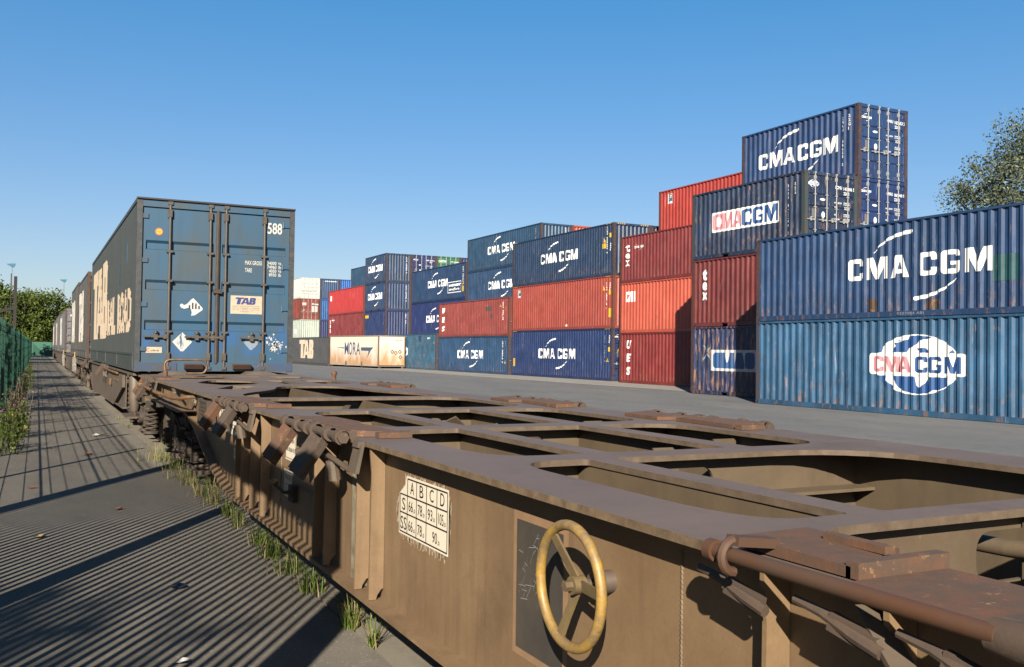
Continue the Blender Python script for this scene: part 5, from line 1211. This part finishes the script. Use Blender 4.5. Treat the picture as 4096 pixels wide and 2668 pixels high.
    E(joinbm([_tri2d([[(X(a), Z(2.15)), (X(a+.025), Z(2.15)), (X(a+.025), Z(2.27-abs(a-2.27)*.8)), (X(a), Z(2.27-abs(a-2.27)*.8))]]) for a in (2.20, 2.25, 2.30, 2.35)]), plain('black_stripe', (.03, .02, .02), .5), 'torn_sticker', .0055)
    dm = lambda cx, cz, r: [(X(cx-r), Z(cz)), (X(cx-.02), Z(cz-r)), (X(cx+.02), Z(cz-r)), (X(cx+r), Z(cz)), (X(cx), Z(cz+r))]
    E(_tri2d([dm(2.11, 1.61, .155)]), decalmat('torn_placard', (.62, .62, .60), .75, (.03, .10, .20)), 'diamond_placard')
    E(_tri2d([dm(3.22, 1.63, .14)]), decalmat('scraped_placard', (.25, .33, .42), .9, (.03, .10, .20)), 'diamond_placard')
    rr = random.Random(5); fl = []
    for i in range(46):
        cx = 3.63+rr.gauss(0, .07); cz = 1.58+rr.gauss(0, .075); r = rr.uniform(.006, .026); a0 = rr.uniform(0, 6)
        fl.append(_tri2d([[(X(cx)+r*rr.uniform(.5, 1.2)*cos(a0+k*pi/3), Z(cz)+1.4*r*rr.uniform(.5, 1.2)*sin(a0+k*pi/3)) for k in range(6)]]))
    E(joinbm(fl), plain('paint_flakes', (.60, .60, .58), .6), 'placard_flakes')
    for cx in (2.14, 2.91): 
        s = MB(); s.hexa([(X(cx)-1.265, -6.92, .05), (X(cx)-1.265+.29, -6.92, .05), (X(cx)-1.265+.29, -6.86, .05), (X(cx)-1.265, -6.86, .05), (X(cx)-1.265, -6.98, .12), (X(cx)-1.265+.29, -6.98, .12), (X(cx)-1.265+.29, -6.86, .14), (X(cx)-1.265, -6.86, .14)]); s.build('buffer_step', M_POST, B.root)
    s = MB(); s.box(.0-.006, .006+.016, -6.865, -6.84, .16, 2.66); s.tube([(-.005, -6.85, .14), (-.005, -6.85, 2.67)], .028, 8); s.box(-.07, .07, -6.90, -6.85, 1.30, 1.37); s.build('centre_seal', M_BOGIE, B.root)
    for sx in (-1, 1):
        s = MB(); s.box(*sorted((sx*1.26, sx*.62)), -6.868, -6.855, .01, .15); s.build('corner_plate', rusty('scraped_blue', (.085, .085, .08), (.03, .10, .26), .25, .5, 5, .3, (.35, .33, .3), .4), B.root)
    s = MB(); s.box(-1.27, 1.27, -6.89, -6.84, 2.775, 2.80); s.build('roof_lip', M_BLACK, B.root)
    MS2 = P('grey_green_side_paint', (90, 90, 88), rust=.1)
    rs = [(1.40, 32.75, 1.12, 7.35, 2.78, 'dark swap body with big cream letters, just beyond the doors numbered 588'), (1.40, 40.5, 1.12, 7.8, 2.90, 'slightly taller dark swap body with cream letters, third of the train')]
    for x, y, z, L, H, lab in rs:
        q = container(lab, x, y, z, L, H, mat=MS2, end='door', W=2.5, fine=True, band=.26, group='swap bodies on the train', name='swap_body', rodm=rod, hz=.57)
        side_decal(q, tab_letters(.5, .55, 1.80, 1.05), ML2, 'lettering'); 
    for x, y, L, H, lab in ((1.40, 59.6, 13.6, 2.55, 'blue grey swap body with visible doors, beyond the gap in the train'), (1.40, 75.5, 13.6, 2.7, 'pale lettered swap body, second last of the train'), (1.40, 91.5, 13.6, 2.6, 'last pale lettered swap body of the train')):
        q = container(lab, x, y, 1.12, L, H, mat=P('pale_blue_grey_paint', (116, 118, 122), rust=.1), end='door', W=2.5, fine=True, band=.26, group='swap bodies on the train', name='swap_body', rodm=rod, hz=.57)
        side_decal(q, tab_letters(.6, .45, 1.80, 1.4), ML2, 'lettering')
        if y < 60:
            end_decal(q, joinbm([_tri2d([[(.45, .42), (1.1, .38), (1.25, .62), (.6, .7)]]), _tri2d([[(1.5, .3), (2.2, .35), (2.1, .7), (1.4, .62)]])]), plain('orange_spray', (.60, .16, .06), .5), 'graffiti', .006)
            end_decal(q, joinbm([_tri2d([[(.4, .75), (2.2, .8), (2.1, .98), (.5, .95)]]), _tri2d([[(.5, .15), (2.2, .12), (2.1, .28), (.6, .33)]])]), plain('blue_spray', (.02, .10, .45), .5), 'graffiti', .006)
            end_decal(q, _tri2d([[(.35+.07*cos(a*pi/8), 2.15+.07*sin(a*pi/8)) for a in range(16)]]), M_WHITE, 'round_sticker', .006)

# ------------------------------------------------------------------ vegetation
def leafmat(name, a, b_, trans=.35, gloss=.35):
    a = tuple(x*.50 for x in a); b_ = tuple(x*.50 for x in b_)
    m = bpy.data.materials.new(name); m.use_nodes = True; t = m.node_tree; t.nodes.clear()
    o = t.nodes.new('ShaderNodeOutputMaterial'); b = t.nodes.new('ShaderNodeBsdfPrincipled'); tr = t.nodes.new('ShaderNodeBsdfTranslucent'); mx = t.nodes.new('ShaderNodeMixShader')
    g = t.nodes.new('ShaderNodeNewGeometry'); tc = t.nodes.new('ShaderNodeTexCoord')
    n = _noise(t, tc.outputs['Object'], 1.3, detail=3)
    c = _mix(t, _ramp(t, n, .35, .65), a, b_); c2 = _mix(t, _mul(t, g.outputs['Random Per Island'], .5), c, tuple(min(.6, x*1.6) for x in b_))
    b.inputs['Specular IOR Level'].default_value = .15
    t.links.new(c2, b.inputs['Base Color']); t.links.new(c2, tr.inputs[0]); b.inputs['Roughness'].default_value = gloss; mx.inputs[0].default_value = trans
    t.links.new(b.outputs[0], mx.inputs[1]); t.links.new(tr.outputs[0], mx.inputs[2]); t.links.new(mx.outputs[0], o.inputs[0])
    return m
LEAF = leafmat('green_foliage', (.030, .054, .010), (.085, .115, .018), .3, .6)
LEAF_W = leafmat('silver_foliage', (.036, .048, .024), (.095, .112, .066), .2, .45)
BARK = plain('bark', (.12, .085, .055), .85); BARK_P = plain('pale_bark', (.22, .17, .12), .8)
def tree(loc, h, rad, label, seed, nclump=46, per=110, leaf=.16, mat=None, bark=None, zlow=.22, branches=9, group='trees beyond the green fence', spread=1.0, trunk=.14, lean=(0, 0), clumpr=.30, elong=1.0):
    r = random.Random(seed); root = empty('tree', loc, label, 'tree', group)
    bark = bark or BARK; mat = mat or LEAF
    s = MB(); top = Vector((lean[0], lean[1], h*.78))
    s.tube([(0, 0, -.1), (lean[0]*.2, lean[1]*.2, h*.2), (lean[0]*.6+.1, lean[1]*.6, h*.5), tuple(top)], trunk, 8, rs=[trunk*1.25, trunk, trunk*.7, trunk*.25])
    cl = []
    for i in range(nclump):
        for _ in range(30):
            x, y, z = r.uniform(-1, 1), r.uniform(-1, 1), r.uniform(-1, 1); q = x*x+y*y+z*z
            if .15 < q < 1: break
        k = 1 - .35*max(0, z)
        cl.append(Vector((lean[0]*.7+x*rad*k*spread, lean[1]*.7+y*rad*k*spread, h*(1+zlow)/2 + z*h*(1-zlow)/2)))
    for i in range(branches):
        c = cl[i*len(cl)//branches]; z0 = h*r.uniform(.18, .55); b0 = Vector((lean[0]*z0/h, lean[1]*z0/h, z0)); mid = (b0+c)/2+Vector((0, 0, -h*.03))
        s.tube([tuple(b0), tuple(mid), tuple(c)], .05, 6, rs=[trunk*.5, trunk*.32, trunk*.10])
        for j in range(3):
            e = c+Vector((r.uniform(-1, 1), r.uniform(-1, 1), r.uniform(0, 1)))*rad*.18; s.tube([tuple(mid.lerp(c, .5)), tuple(e)], .02, 4, rs=[trunk*.16, trunk*.05])
    s.build('trunk', bark, root, True, False)
    V = []; F = []
    for c in cl:
        cr = rad*clumpr*r.uniform(.7, 1.35)
        for j in range(int(per*r.uniform(.6, 1.3))):
            d = Vector((r.gauss(0, 1), r.gauss(0, 1), r.gauss(0, .75))); d = d/max(.4, d.length)*cr*r.random()**.45
            p = c+d; a = Vector((r.gauss(0, 1), r.gauss(0, 1), r.gauss(0, 1))).normalized(); b = a.cross(Vector((r.gauss(0, 1), r.gauss(0, 1), r.gauss(0, 1)))).normalized()
            L = leaf*r.uniform(.6, 1.4); a *= L*.5*elong; b *= L*.28; n = len(V)
            V += [tuple(p-a), tuple(p+b), tuple(p+a), tuple(p-b)]; F.append((n, n+1, n+2, n+3))
    me = bpy.data.meshes.new('crown'); me.from_pydata(V, [], F); me.materials.append(mat); link('crown', me, root)
    return root
def blades(s, r, x, y, n, h, spread, w_=.006):
    for i in range(n):
        a = r.uniform(0, 2*pi); d = Vector((cos(a), sin(a), 0)); q = d.cross(Vector((0, 0, 1)))*w_*.5*r.uniform(.6, 1.3); k = r.uniform(.35, 1.0)*h; o = Vector((x+r.gauss(0, spread*.30), y+r.gauss(0, spread*.42), 0)); b = r.uniform(.2, 1.5)
        p1 = o+Vector((0, 0, k*.55))+d*k*b*.25; p2 = o+Vector((0, 0, k*(1-.3*b)))+d*k*b*.75; n0 = len(s.v)
        s.v += [tuple(o-q), tuple(o+q), tuple(p1+q*.8), tuple(p1-q*.8), tuple(p2)]; s.f += [(n0, n0+1, n0+2, n0+3), (n0+3, n0+2, n0+4)]; s.mi += [s.cur, s.cur]
GRASS = leafmat('grass_green', (.04, .075, .010), (.10, .15, .022), .35, .5); STRAW = leafmat('dry_grass', (.14, .115, .045), (.27, .23, .10), .3, .6)
def grass_tufts():
    r = random.Random(11)
    rows = [(13.3, 150, .50, .34, .7, 'largest dry grass tuft by the bogie, farthest of the kerb row'), (12.3, 80, .34, .24, .3, 'green grass tuft beside the first wheel spring'), (11.5, 70, .26, .25, .4, 'low grass tuft in the kerb crack beneath the axle'), (10.9, 60, .38, .18, .6, 'thin tall grass tuft where the dark post shadow meets the kerb'), (10.1, 60, .36, .18, .7, 'dry upright grass tuft by the sloping sill'),
            (9.5, 55, .40, .14, .6, 'seeding grass tuft below the mesh bracket'), (8.75, 40, .36, .08, .3, 'narrow grass tuft under the end of the raised sill'), (8.2, 60, .40, .10, .4, 'grass tuft just beyond the bright green ones'), (7.4, 60, .34, .12, .1, 'green grass tuft below the yellowed ribs'), (6.9, 90, .40, .14, .1, 'bright green grass tuft in striped shade'), (6.4, 80, .36, .14, .2, 'shaded grass tuft below the painted notices'), (5.85, 80, .34, .12, .1, 'dark grass tuft under the brass ball lever'),
            (4.98, 90, .36, .07, .35, 'sunlit grass tuft under the cream rubbed panel'), (4.62, 30, .38, .04, .2, 'last thin grass stalks closest to the camera'), (21.2, 26, .16, .15, .2, 'tiny weed in the kerb crack beside the jack post'), (18.9, 40, .15, .2, .3, 'small green weed on the path by the step')]
    for y, n, h, sp, dry, lab in rows:
        root = empty('grass_tuft', (1.565, y, 0), lab, 'grass', 'grass tufts along the kerb')
        s = MB(); blades(s, r, 0, 0, int(n*(1-dry)*.9)+2, h*.8, sp); s.build('green_blades', GRASS, root, fix=False)
        s = MB(); blades(s, r, 0, 0, int(n*dry*1.1)+2, h*.85, sp*1.3, .006); s.build('dry_blades', STRAW, root, fix=False)
def weeds():
    r = random.Random(21); pur = plain('purple_petal', (.42, .16, .45), .6); yel = plain('yellow_petal', (.75, .55, .03), .6)
    spots = [(-.40, 15.2, 1.0, .85, 'leafy weed with yellow and purple flowers at the foot of the fence, nearest'), (-.34, 17.6, 1.0, .80, 'bushy weed with small purple flowers behind the nearest one'), (-.32, 20.4, .95, 1.25, 'tall dry brown weed rising against the green fence'), (-.42, 24.5, .7, .8, 'weed in shade by the fence'), (-.36, 29.5, .6, .7, 'small shaded weed further along the fence'),
             (-.30, 36.0, .7, .8, 'far roadside weed by the fence'), (-.32, 44.0, .8, .9, 'far sunlit bush at the fence foot'), (-.36, 58.0, .9, 1.1, 'farthest yellowish weed clump by the fence')]
    for k, (x, y, w_, h, lab) in enumerate(spots):
        h *= .8
        root = empty('weed', (x, y, 0), lab, 'plant', 'weeds along the green fence'); s = MB(); V = []; F = []; fp = MB(); fy_ = MB()
        dry = k == 2
        for i in range(34 if k < 3 else 20):
            a = r.uniform(0, 2*pi); R_ = w_*.42*math.sqrt(r.random()); hh = h*r.uniform(.45, 1.0); b = Vector((R_*cos(a)*.55, R_*sin(a)*1.6, 0)); t_ = b+Vector((r.gauss(.05, .09), r.gauss(0, .12), hh)); m_ = b.lerp(t_, .5)+Vector((r.gauss(0, .03), r.gauss(0, .03), 0))
            s.tube([tuple(b), tuple(m_), tuple(t_)], .004, 4, rs=[.005, .004, .002])
            for j in range(int((34 if not dry else 14)*hh/h)):
                p = b.lerp(t_, r.uniform(.08, 1))+Vector((r.gauss(0, .045), r.gauss(0, .045), r.gauss(0, .02))); u = Vector((r.gauss(0, 1), r.gauss(0, 1), r.gauss(.3, .6))).normalized(); v = u.cross(Vector((r.gauss(0, 1), r.gauss(0, 1), r.gauss(0, 1)))).normalized()
                l = r.uniform(.012, .034); n = len(V); V += [tuple(p-u*l), tuple(p+v*l*.45), tuple(p+u*l), tuple(p-v*l*.45)]; F.append((n, n+1, n+2, n+3))
            if k < 2 and r.random() < .4:
                q = fp if r.random() < (.75 if k else .6) else fy_
                for j in range(6):
                    c = t_+Vector((r.gauss(0, .012), r.gauss(0, .012), r.gauss(0, .012))); l = .011; q.poly([tuple(c+Vector((-l, 0, -l*.3))), tuple(c+Vector((0, -l, l*.2))), tuple(c+Vector((l, 0, l*.4))), tuple(c+Vector((0, l, l)))])
        s.build('stems', BARK_P if dry else GRASS, root, fix=False)
        me = bpy.data.meshes.new('leaves'); me.from_pydata(V, [], F); me.materials.append(STRAW_D if dry else WEED); link('leaves', me, root)
        if fp.v: fp.build('purple_flowers', pur, root, fix=False)
        if fy_.v: fy_.build('yellow_flowers', yel, root, fix=False)
WEED = leafmat('weed_green', (.05, .085, .015), (.13, .16, .035), .35, .5); STRAW_D = leafmat('brown_seedheads', (.10, .075, .04), (.20, .15, .08), .3, .6)

# ------------------------------------------------------------------ fences
GREEN = plain('green_coated_wire', (.005, .075, .045), .35)
def green_fence():
    def panel():
        s = MB(); folds = (.22, .80, 1.38, 1.90); r = .0029
        zz = [.02]
        for f in folds: zz += [f-.05, f, f+.05]
        zz.append(2.02); off = [0]+[0, -.035, 0]*4+[0]
        for i in range(50):
            y = .02+i*.05
            for (a, oa), (b, ob) in zip(zip(zz, off), zip(zz[1:], off[1:])): s.bar((oa, y, a), (ob, y, b), r*2, r*2, (0, 1, 0))
        for z in (.05, .40, .60, 1.0, 1.2, 1.58, 1.76): s.bar((.005, 0, z), (.005, 2.5, z), r*2.2, r*2.2)
        for f in folds:
            for dz, ox in ((-.05, 0), (0, -.035), (.05, 0)): s.bar((ox+.006, 0, f+dz), (ox+.006, 2.5, f+dz), r*2.6, r*2.6)
        return s.mesh('mesh_panel', [GREEN], fix=False)
    pm = panel(); po = MB().box(-.03, .03, -.02, .02, 0, 2.08).mesh('post', [GREEN])
    root = empty('mesh_fence', (-.68, 9.2, 0), 'green wire mesh fence running along the left side of the path', 'fence')
    for i in range(55):
        link('post', po, root, (.0, i*2.5-.0, 0)); link('mesh_panel', pm, root, (-.035, i*2.5, 0))
    rt = empty('mesh_fence', (-.68, 147.0, 0), 'green fence closing off the far end of the path', 'fence'); rt.rotation_euler = (0, 0, -pi/2)
    for i in range(3): link('post', po, rt, (0, i*2.5, 0)); 
    s = MB().box(-.012, .0, 0, 7.5, .05, 2.0); s.build('privacy_screen', plain('green_screen', (.02, .16, .10), .7), rt)
    # slatted gate beside the camera: it throws the striped shade over path and wagon
    g = empty('slatted_gate', (-.68, 5.5, 0), 'tall dark slatted metal gate beside the camera whose bars stripe the path with shade', 'gate')
    s = MB(); y = -3.6
    while y < 3.55:
        s.box(-.002, .002, y, y+.060, .08, 2.62); y += .129
    s.build('slats', GREEN, g, fix=False)
    MB().box(-.03, .03, -3.8, 3.7, 2.58, 2.80).build('top_rail', GREEN, g)
    MB().box(-.03, .03, -3.8, 3.7, .02, .09).build('bottom_rail', GREEN, g)
    for a, w_, dd in ((3.60, .15, .09), (-.05, .10, .06), (-3.93, .30, .05)): MB().box(-dd, dd, a, a+w_, 0, 2.84).build('gate_post', GREEN, g)
def lamp(loc, h, label):
    g = empty('lamp_post', loc, label, 'lamp post', 'floodlight posts beyond the trees'); st = plain('pole_grey', (.30, .32, .34), .5, .3); bl = plain('sky_blue_head', (.04, .20, .32), .4)
    MB().tube([(0, 0, 0), (0, 0, h-.5)], .12, 8, rs=[.09, .05]).build('pole', st, g)
    MB().hexa([(-.25, -.2, h-.42), (.12, -.2, h-.62), (.12, .2, h-.62), (-.25, .2, h-.42), (-.62, -.2, h-.20), (.10, -.2, h-.12), (.10, .2, h-.12), (-.62, .2, h-.20)]).hexa([(.12, -.2, h-.62), (.30, -.2, h-.50), (.30, .2, h-.50), (.12, .2, h-.62), (.12, -.2, h-.15), (.45, -.2, h-.10), (.45, .2, h-.10), (.12, .2, h-.15)]).build('floodlight', bl, g)
def litter():
    br = plain('dead_leaf', (.34, .12, .04), .7); pa = plain('paper_scrap', (.6, .6, .58), .7); bk = plain('black_scrap', (.01, .01, .012), .5); yl = plain('yellow_leaf', (.36, .26, .10), .7)
    for x, y, sz, m, nm, lab, cat in ((.72, 9.45, .055, br, 'dead_leaf', 'curled orange brown leaf lying among the shadow stripes', 'leaf'), (.66, 14.3, .08, br, 'dead_leaf', 'flat orange leaf on the sunlit part of the path', 'leaf'), (.05, 8.3, .05, yl, 'dead_leaf', 'yellowish twig leaf in the stripes near the left edge', 'leaf'), (.83, 6.25, .06, bk, 'plastic_scrap', 'small black plastic scrap on the striped path', 'scrap'), (.66, 4.75, .04, pa, 'paper_scrap', 'pale crumpled paper scrap close to the camera', 'scrap'), (1.0, 17.3, .12, pa, 'paper_scrap', 'thin white strip of paper farther up the path', 'scrap'), (-.02, 11.2, .05, br, 'stone', 'small brown stone between the dark shadow lines', 'stone')):
        s = MB(); r = random.Random(int(x*100)); pts = [(sz*(.7+.5*r.random())*cos(k*pi/4), sz*(.5+.4*r.random())*sin(k*pi/4), .006+.03*sz/.08*r.random()) for k in range(8)]
        n = len(s.v); s.v += pts+[(0, 0, .012)]; s.f += [(k, (k+1) % 8, 8) for k in range(8)]; s.mi += [0]*8
        o = s.build(nm, m, None, fix=False); o.location = (x, y, .002); tag(o, lab, cat)
def background():
    b = empty('yellow_building', (5.0, 172, 0), 'small yellow building glimpsed between the trees and the train', 'building')
    MB().box(-4.2, 8, 0, 8, 0, 4.6).build('wall', plain('yellow_render', (.75, .62, .16), .8), b)
    MB().box(-4.4, 8.2, -.2, 8.2, 4.6, 4.85).build('roof', plain('roof_grey', (.2, .2, .2), .8), b)
    for z in (1.1, 2.3, 3.5): MB().box(-3.9, 7, -.02, -.005, z, z+.35).build('window', plain('window_dark', (.05, .06, .07), .2), b)
    p = empty('lattice_post', (-1.55, 80, 0), 'old dark rail post with lattice arm standing behind the fence', 'post'); dk = plain('dark_steel', (.018, .014, .012), .9)
    MB().box(-.11, .11, -.10, .10, 0, 6.7).build('mast', dk, p)
    s = MB(); s.bar((-1.05, 0, 0), (-.75, 0, 4.0), .10, .10); s.bar((-.35, 0, 0), (-.75, 0, 4.0), .10, .10); s.bar((-.30, 0, 0), (-.30, 0, 6.9), .06, .06); s.bar((-1.0, 0, 4.1), (0, 0, 4.3), .12, .20); s.bar((-.75, 0, 4.0), (-.5, 0, 4.6), .08, .08)
    s.build('lattice_arm', dk, p)
    lamp((-3.06, 135, 0), 12.0, 'blue headed floodlight on a thin pole, left one'); lamp((3.7, 170, 0), 12.5, 'blue headed floodlight on a thin pole, right one above the train')
    S = 'trees beyond the green fence'
    tree((-6.2, 84, 0), 7.8, 3.6, 'bushy green tree at the left edge of the picture behind the fence', 1, 60, 130, .26)
    tree((-5.6, 104, 0), 9.4, 3.6, 'taller tree peeping over the left tree, behind the lattice post', 2, 60, 120, .30)
    tree((-1.5, 152, 0), 9.4, 4.4, 'broad green tree right of the lattice post', 3, 80, 130, .36, zlow=.12)
    tree((1.6, 157, 0), 9.5, 4.2, 'round tree in the middle behind the end of the path', 4, 80, 130, .36, zlow=.12)
    tree((4.6, 160, 0), 8.6, 3.6, 'tree touching the right floodlight pole', 5, 60, 120, .36, zlow=.1)
    tree((-5.5, 134, 0), 9.2, 4.0, 'darker tree filling the gap behind the lattice post', 6, 60, 120, .34, zlow=.1)
    tree((-2.2, 150, 0), 3.6, 2.4, 'low dark shrub left behind the far fence', 7, 40, 90, .30, zlow=.02); tree((.9, 151, 0), 3.4, 2.2, 'low dark shrub at the middle behind the far fence', 8, 40, 90, .30, zlow=.02)
    # trees outside the frame on the left that shade the path
    tree((-6.2, 16.5, 0), 7.0, 2.4, 'tree left of the frame shading the far path, nearest', 31, 40, 70, .22, group='shade trees left of the path')
    tree((-6.0, 22.5, 0), 7.4, 2.6, 'tree left of the frame shading the far path, second', 32, 44, 70, .22, group='shade trees left of the path')
    tree((-6.5, 30, 0), 7.2, 2.6, 'tree left of the frame shading the far path, third', 33, 40, 70, .22, group='shade trees left of the path')
    tree((-6.5, 40, 0), 7.4, 2.8, 'tree left of the frame shading the far path, fourth', 34, 40, 70, .24, group='shade trees left of the path')
    tree((-6.5, 52, 0), 7.0, 2.6, 'tree left of the frame shading the far path, fifth', 35, 36, 60, .26, group='shade trees left of the path')
    tree((-10.3, -10.0, 0), 10.2, 1.8, 'slender tree behind the camera casting soft shade on the near path', 36, 26, 60, .2, zlow=.66, group='shade trees left of the path')
    # right hand tree above the containers
    tree((51.0, 33.5, 0), 16.0, 5.2, 'tall silvery green tree rising above the nearest container stack at the right edge', 41, 150, 300, .15, LEAF_W, BARK_P, zlow=.36, branches=26, group=None, trunk=.22, clumpr=.20, elong=1.2)
    tree((54.5, 33.0, 0), 15.8, 4.5, 'second silvery tree behind the first, cut by the frame edge', 42, 60, 110, .20, LEAF_W, BARK_P, zlow=.35, branches=16, group=None, trunk=.2, clumpr=.2, elong=1.2)

yard()
big_wagon(); second_wagon()
third_wagon(41.2, 58.5, 'brown flat wagon under the third swap body')
third_wagon(59.0, 90.0, 'flat wagon with yellow handrails and white end posts', True)
third_wagon(91.0, 106.0, 'farthest flat wagon of the train', False)
train_boxes()
green_fence(); grass_tufts(); weeds(); litter(); background()
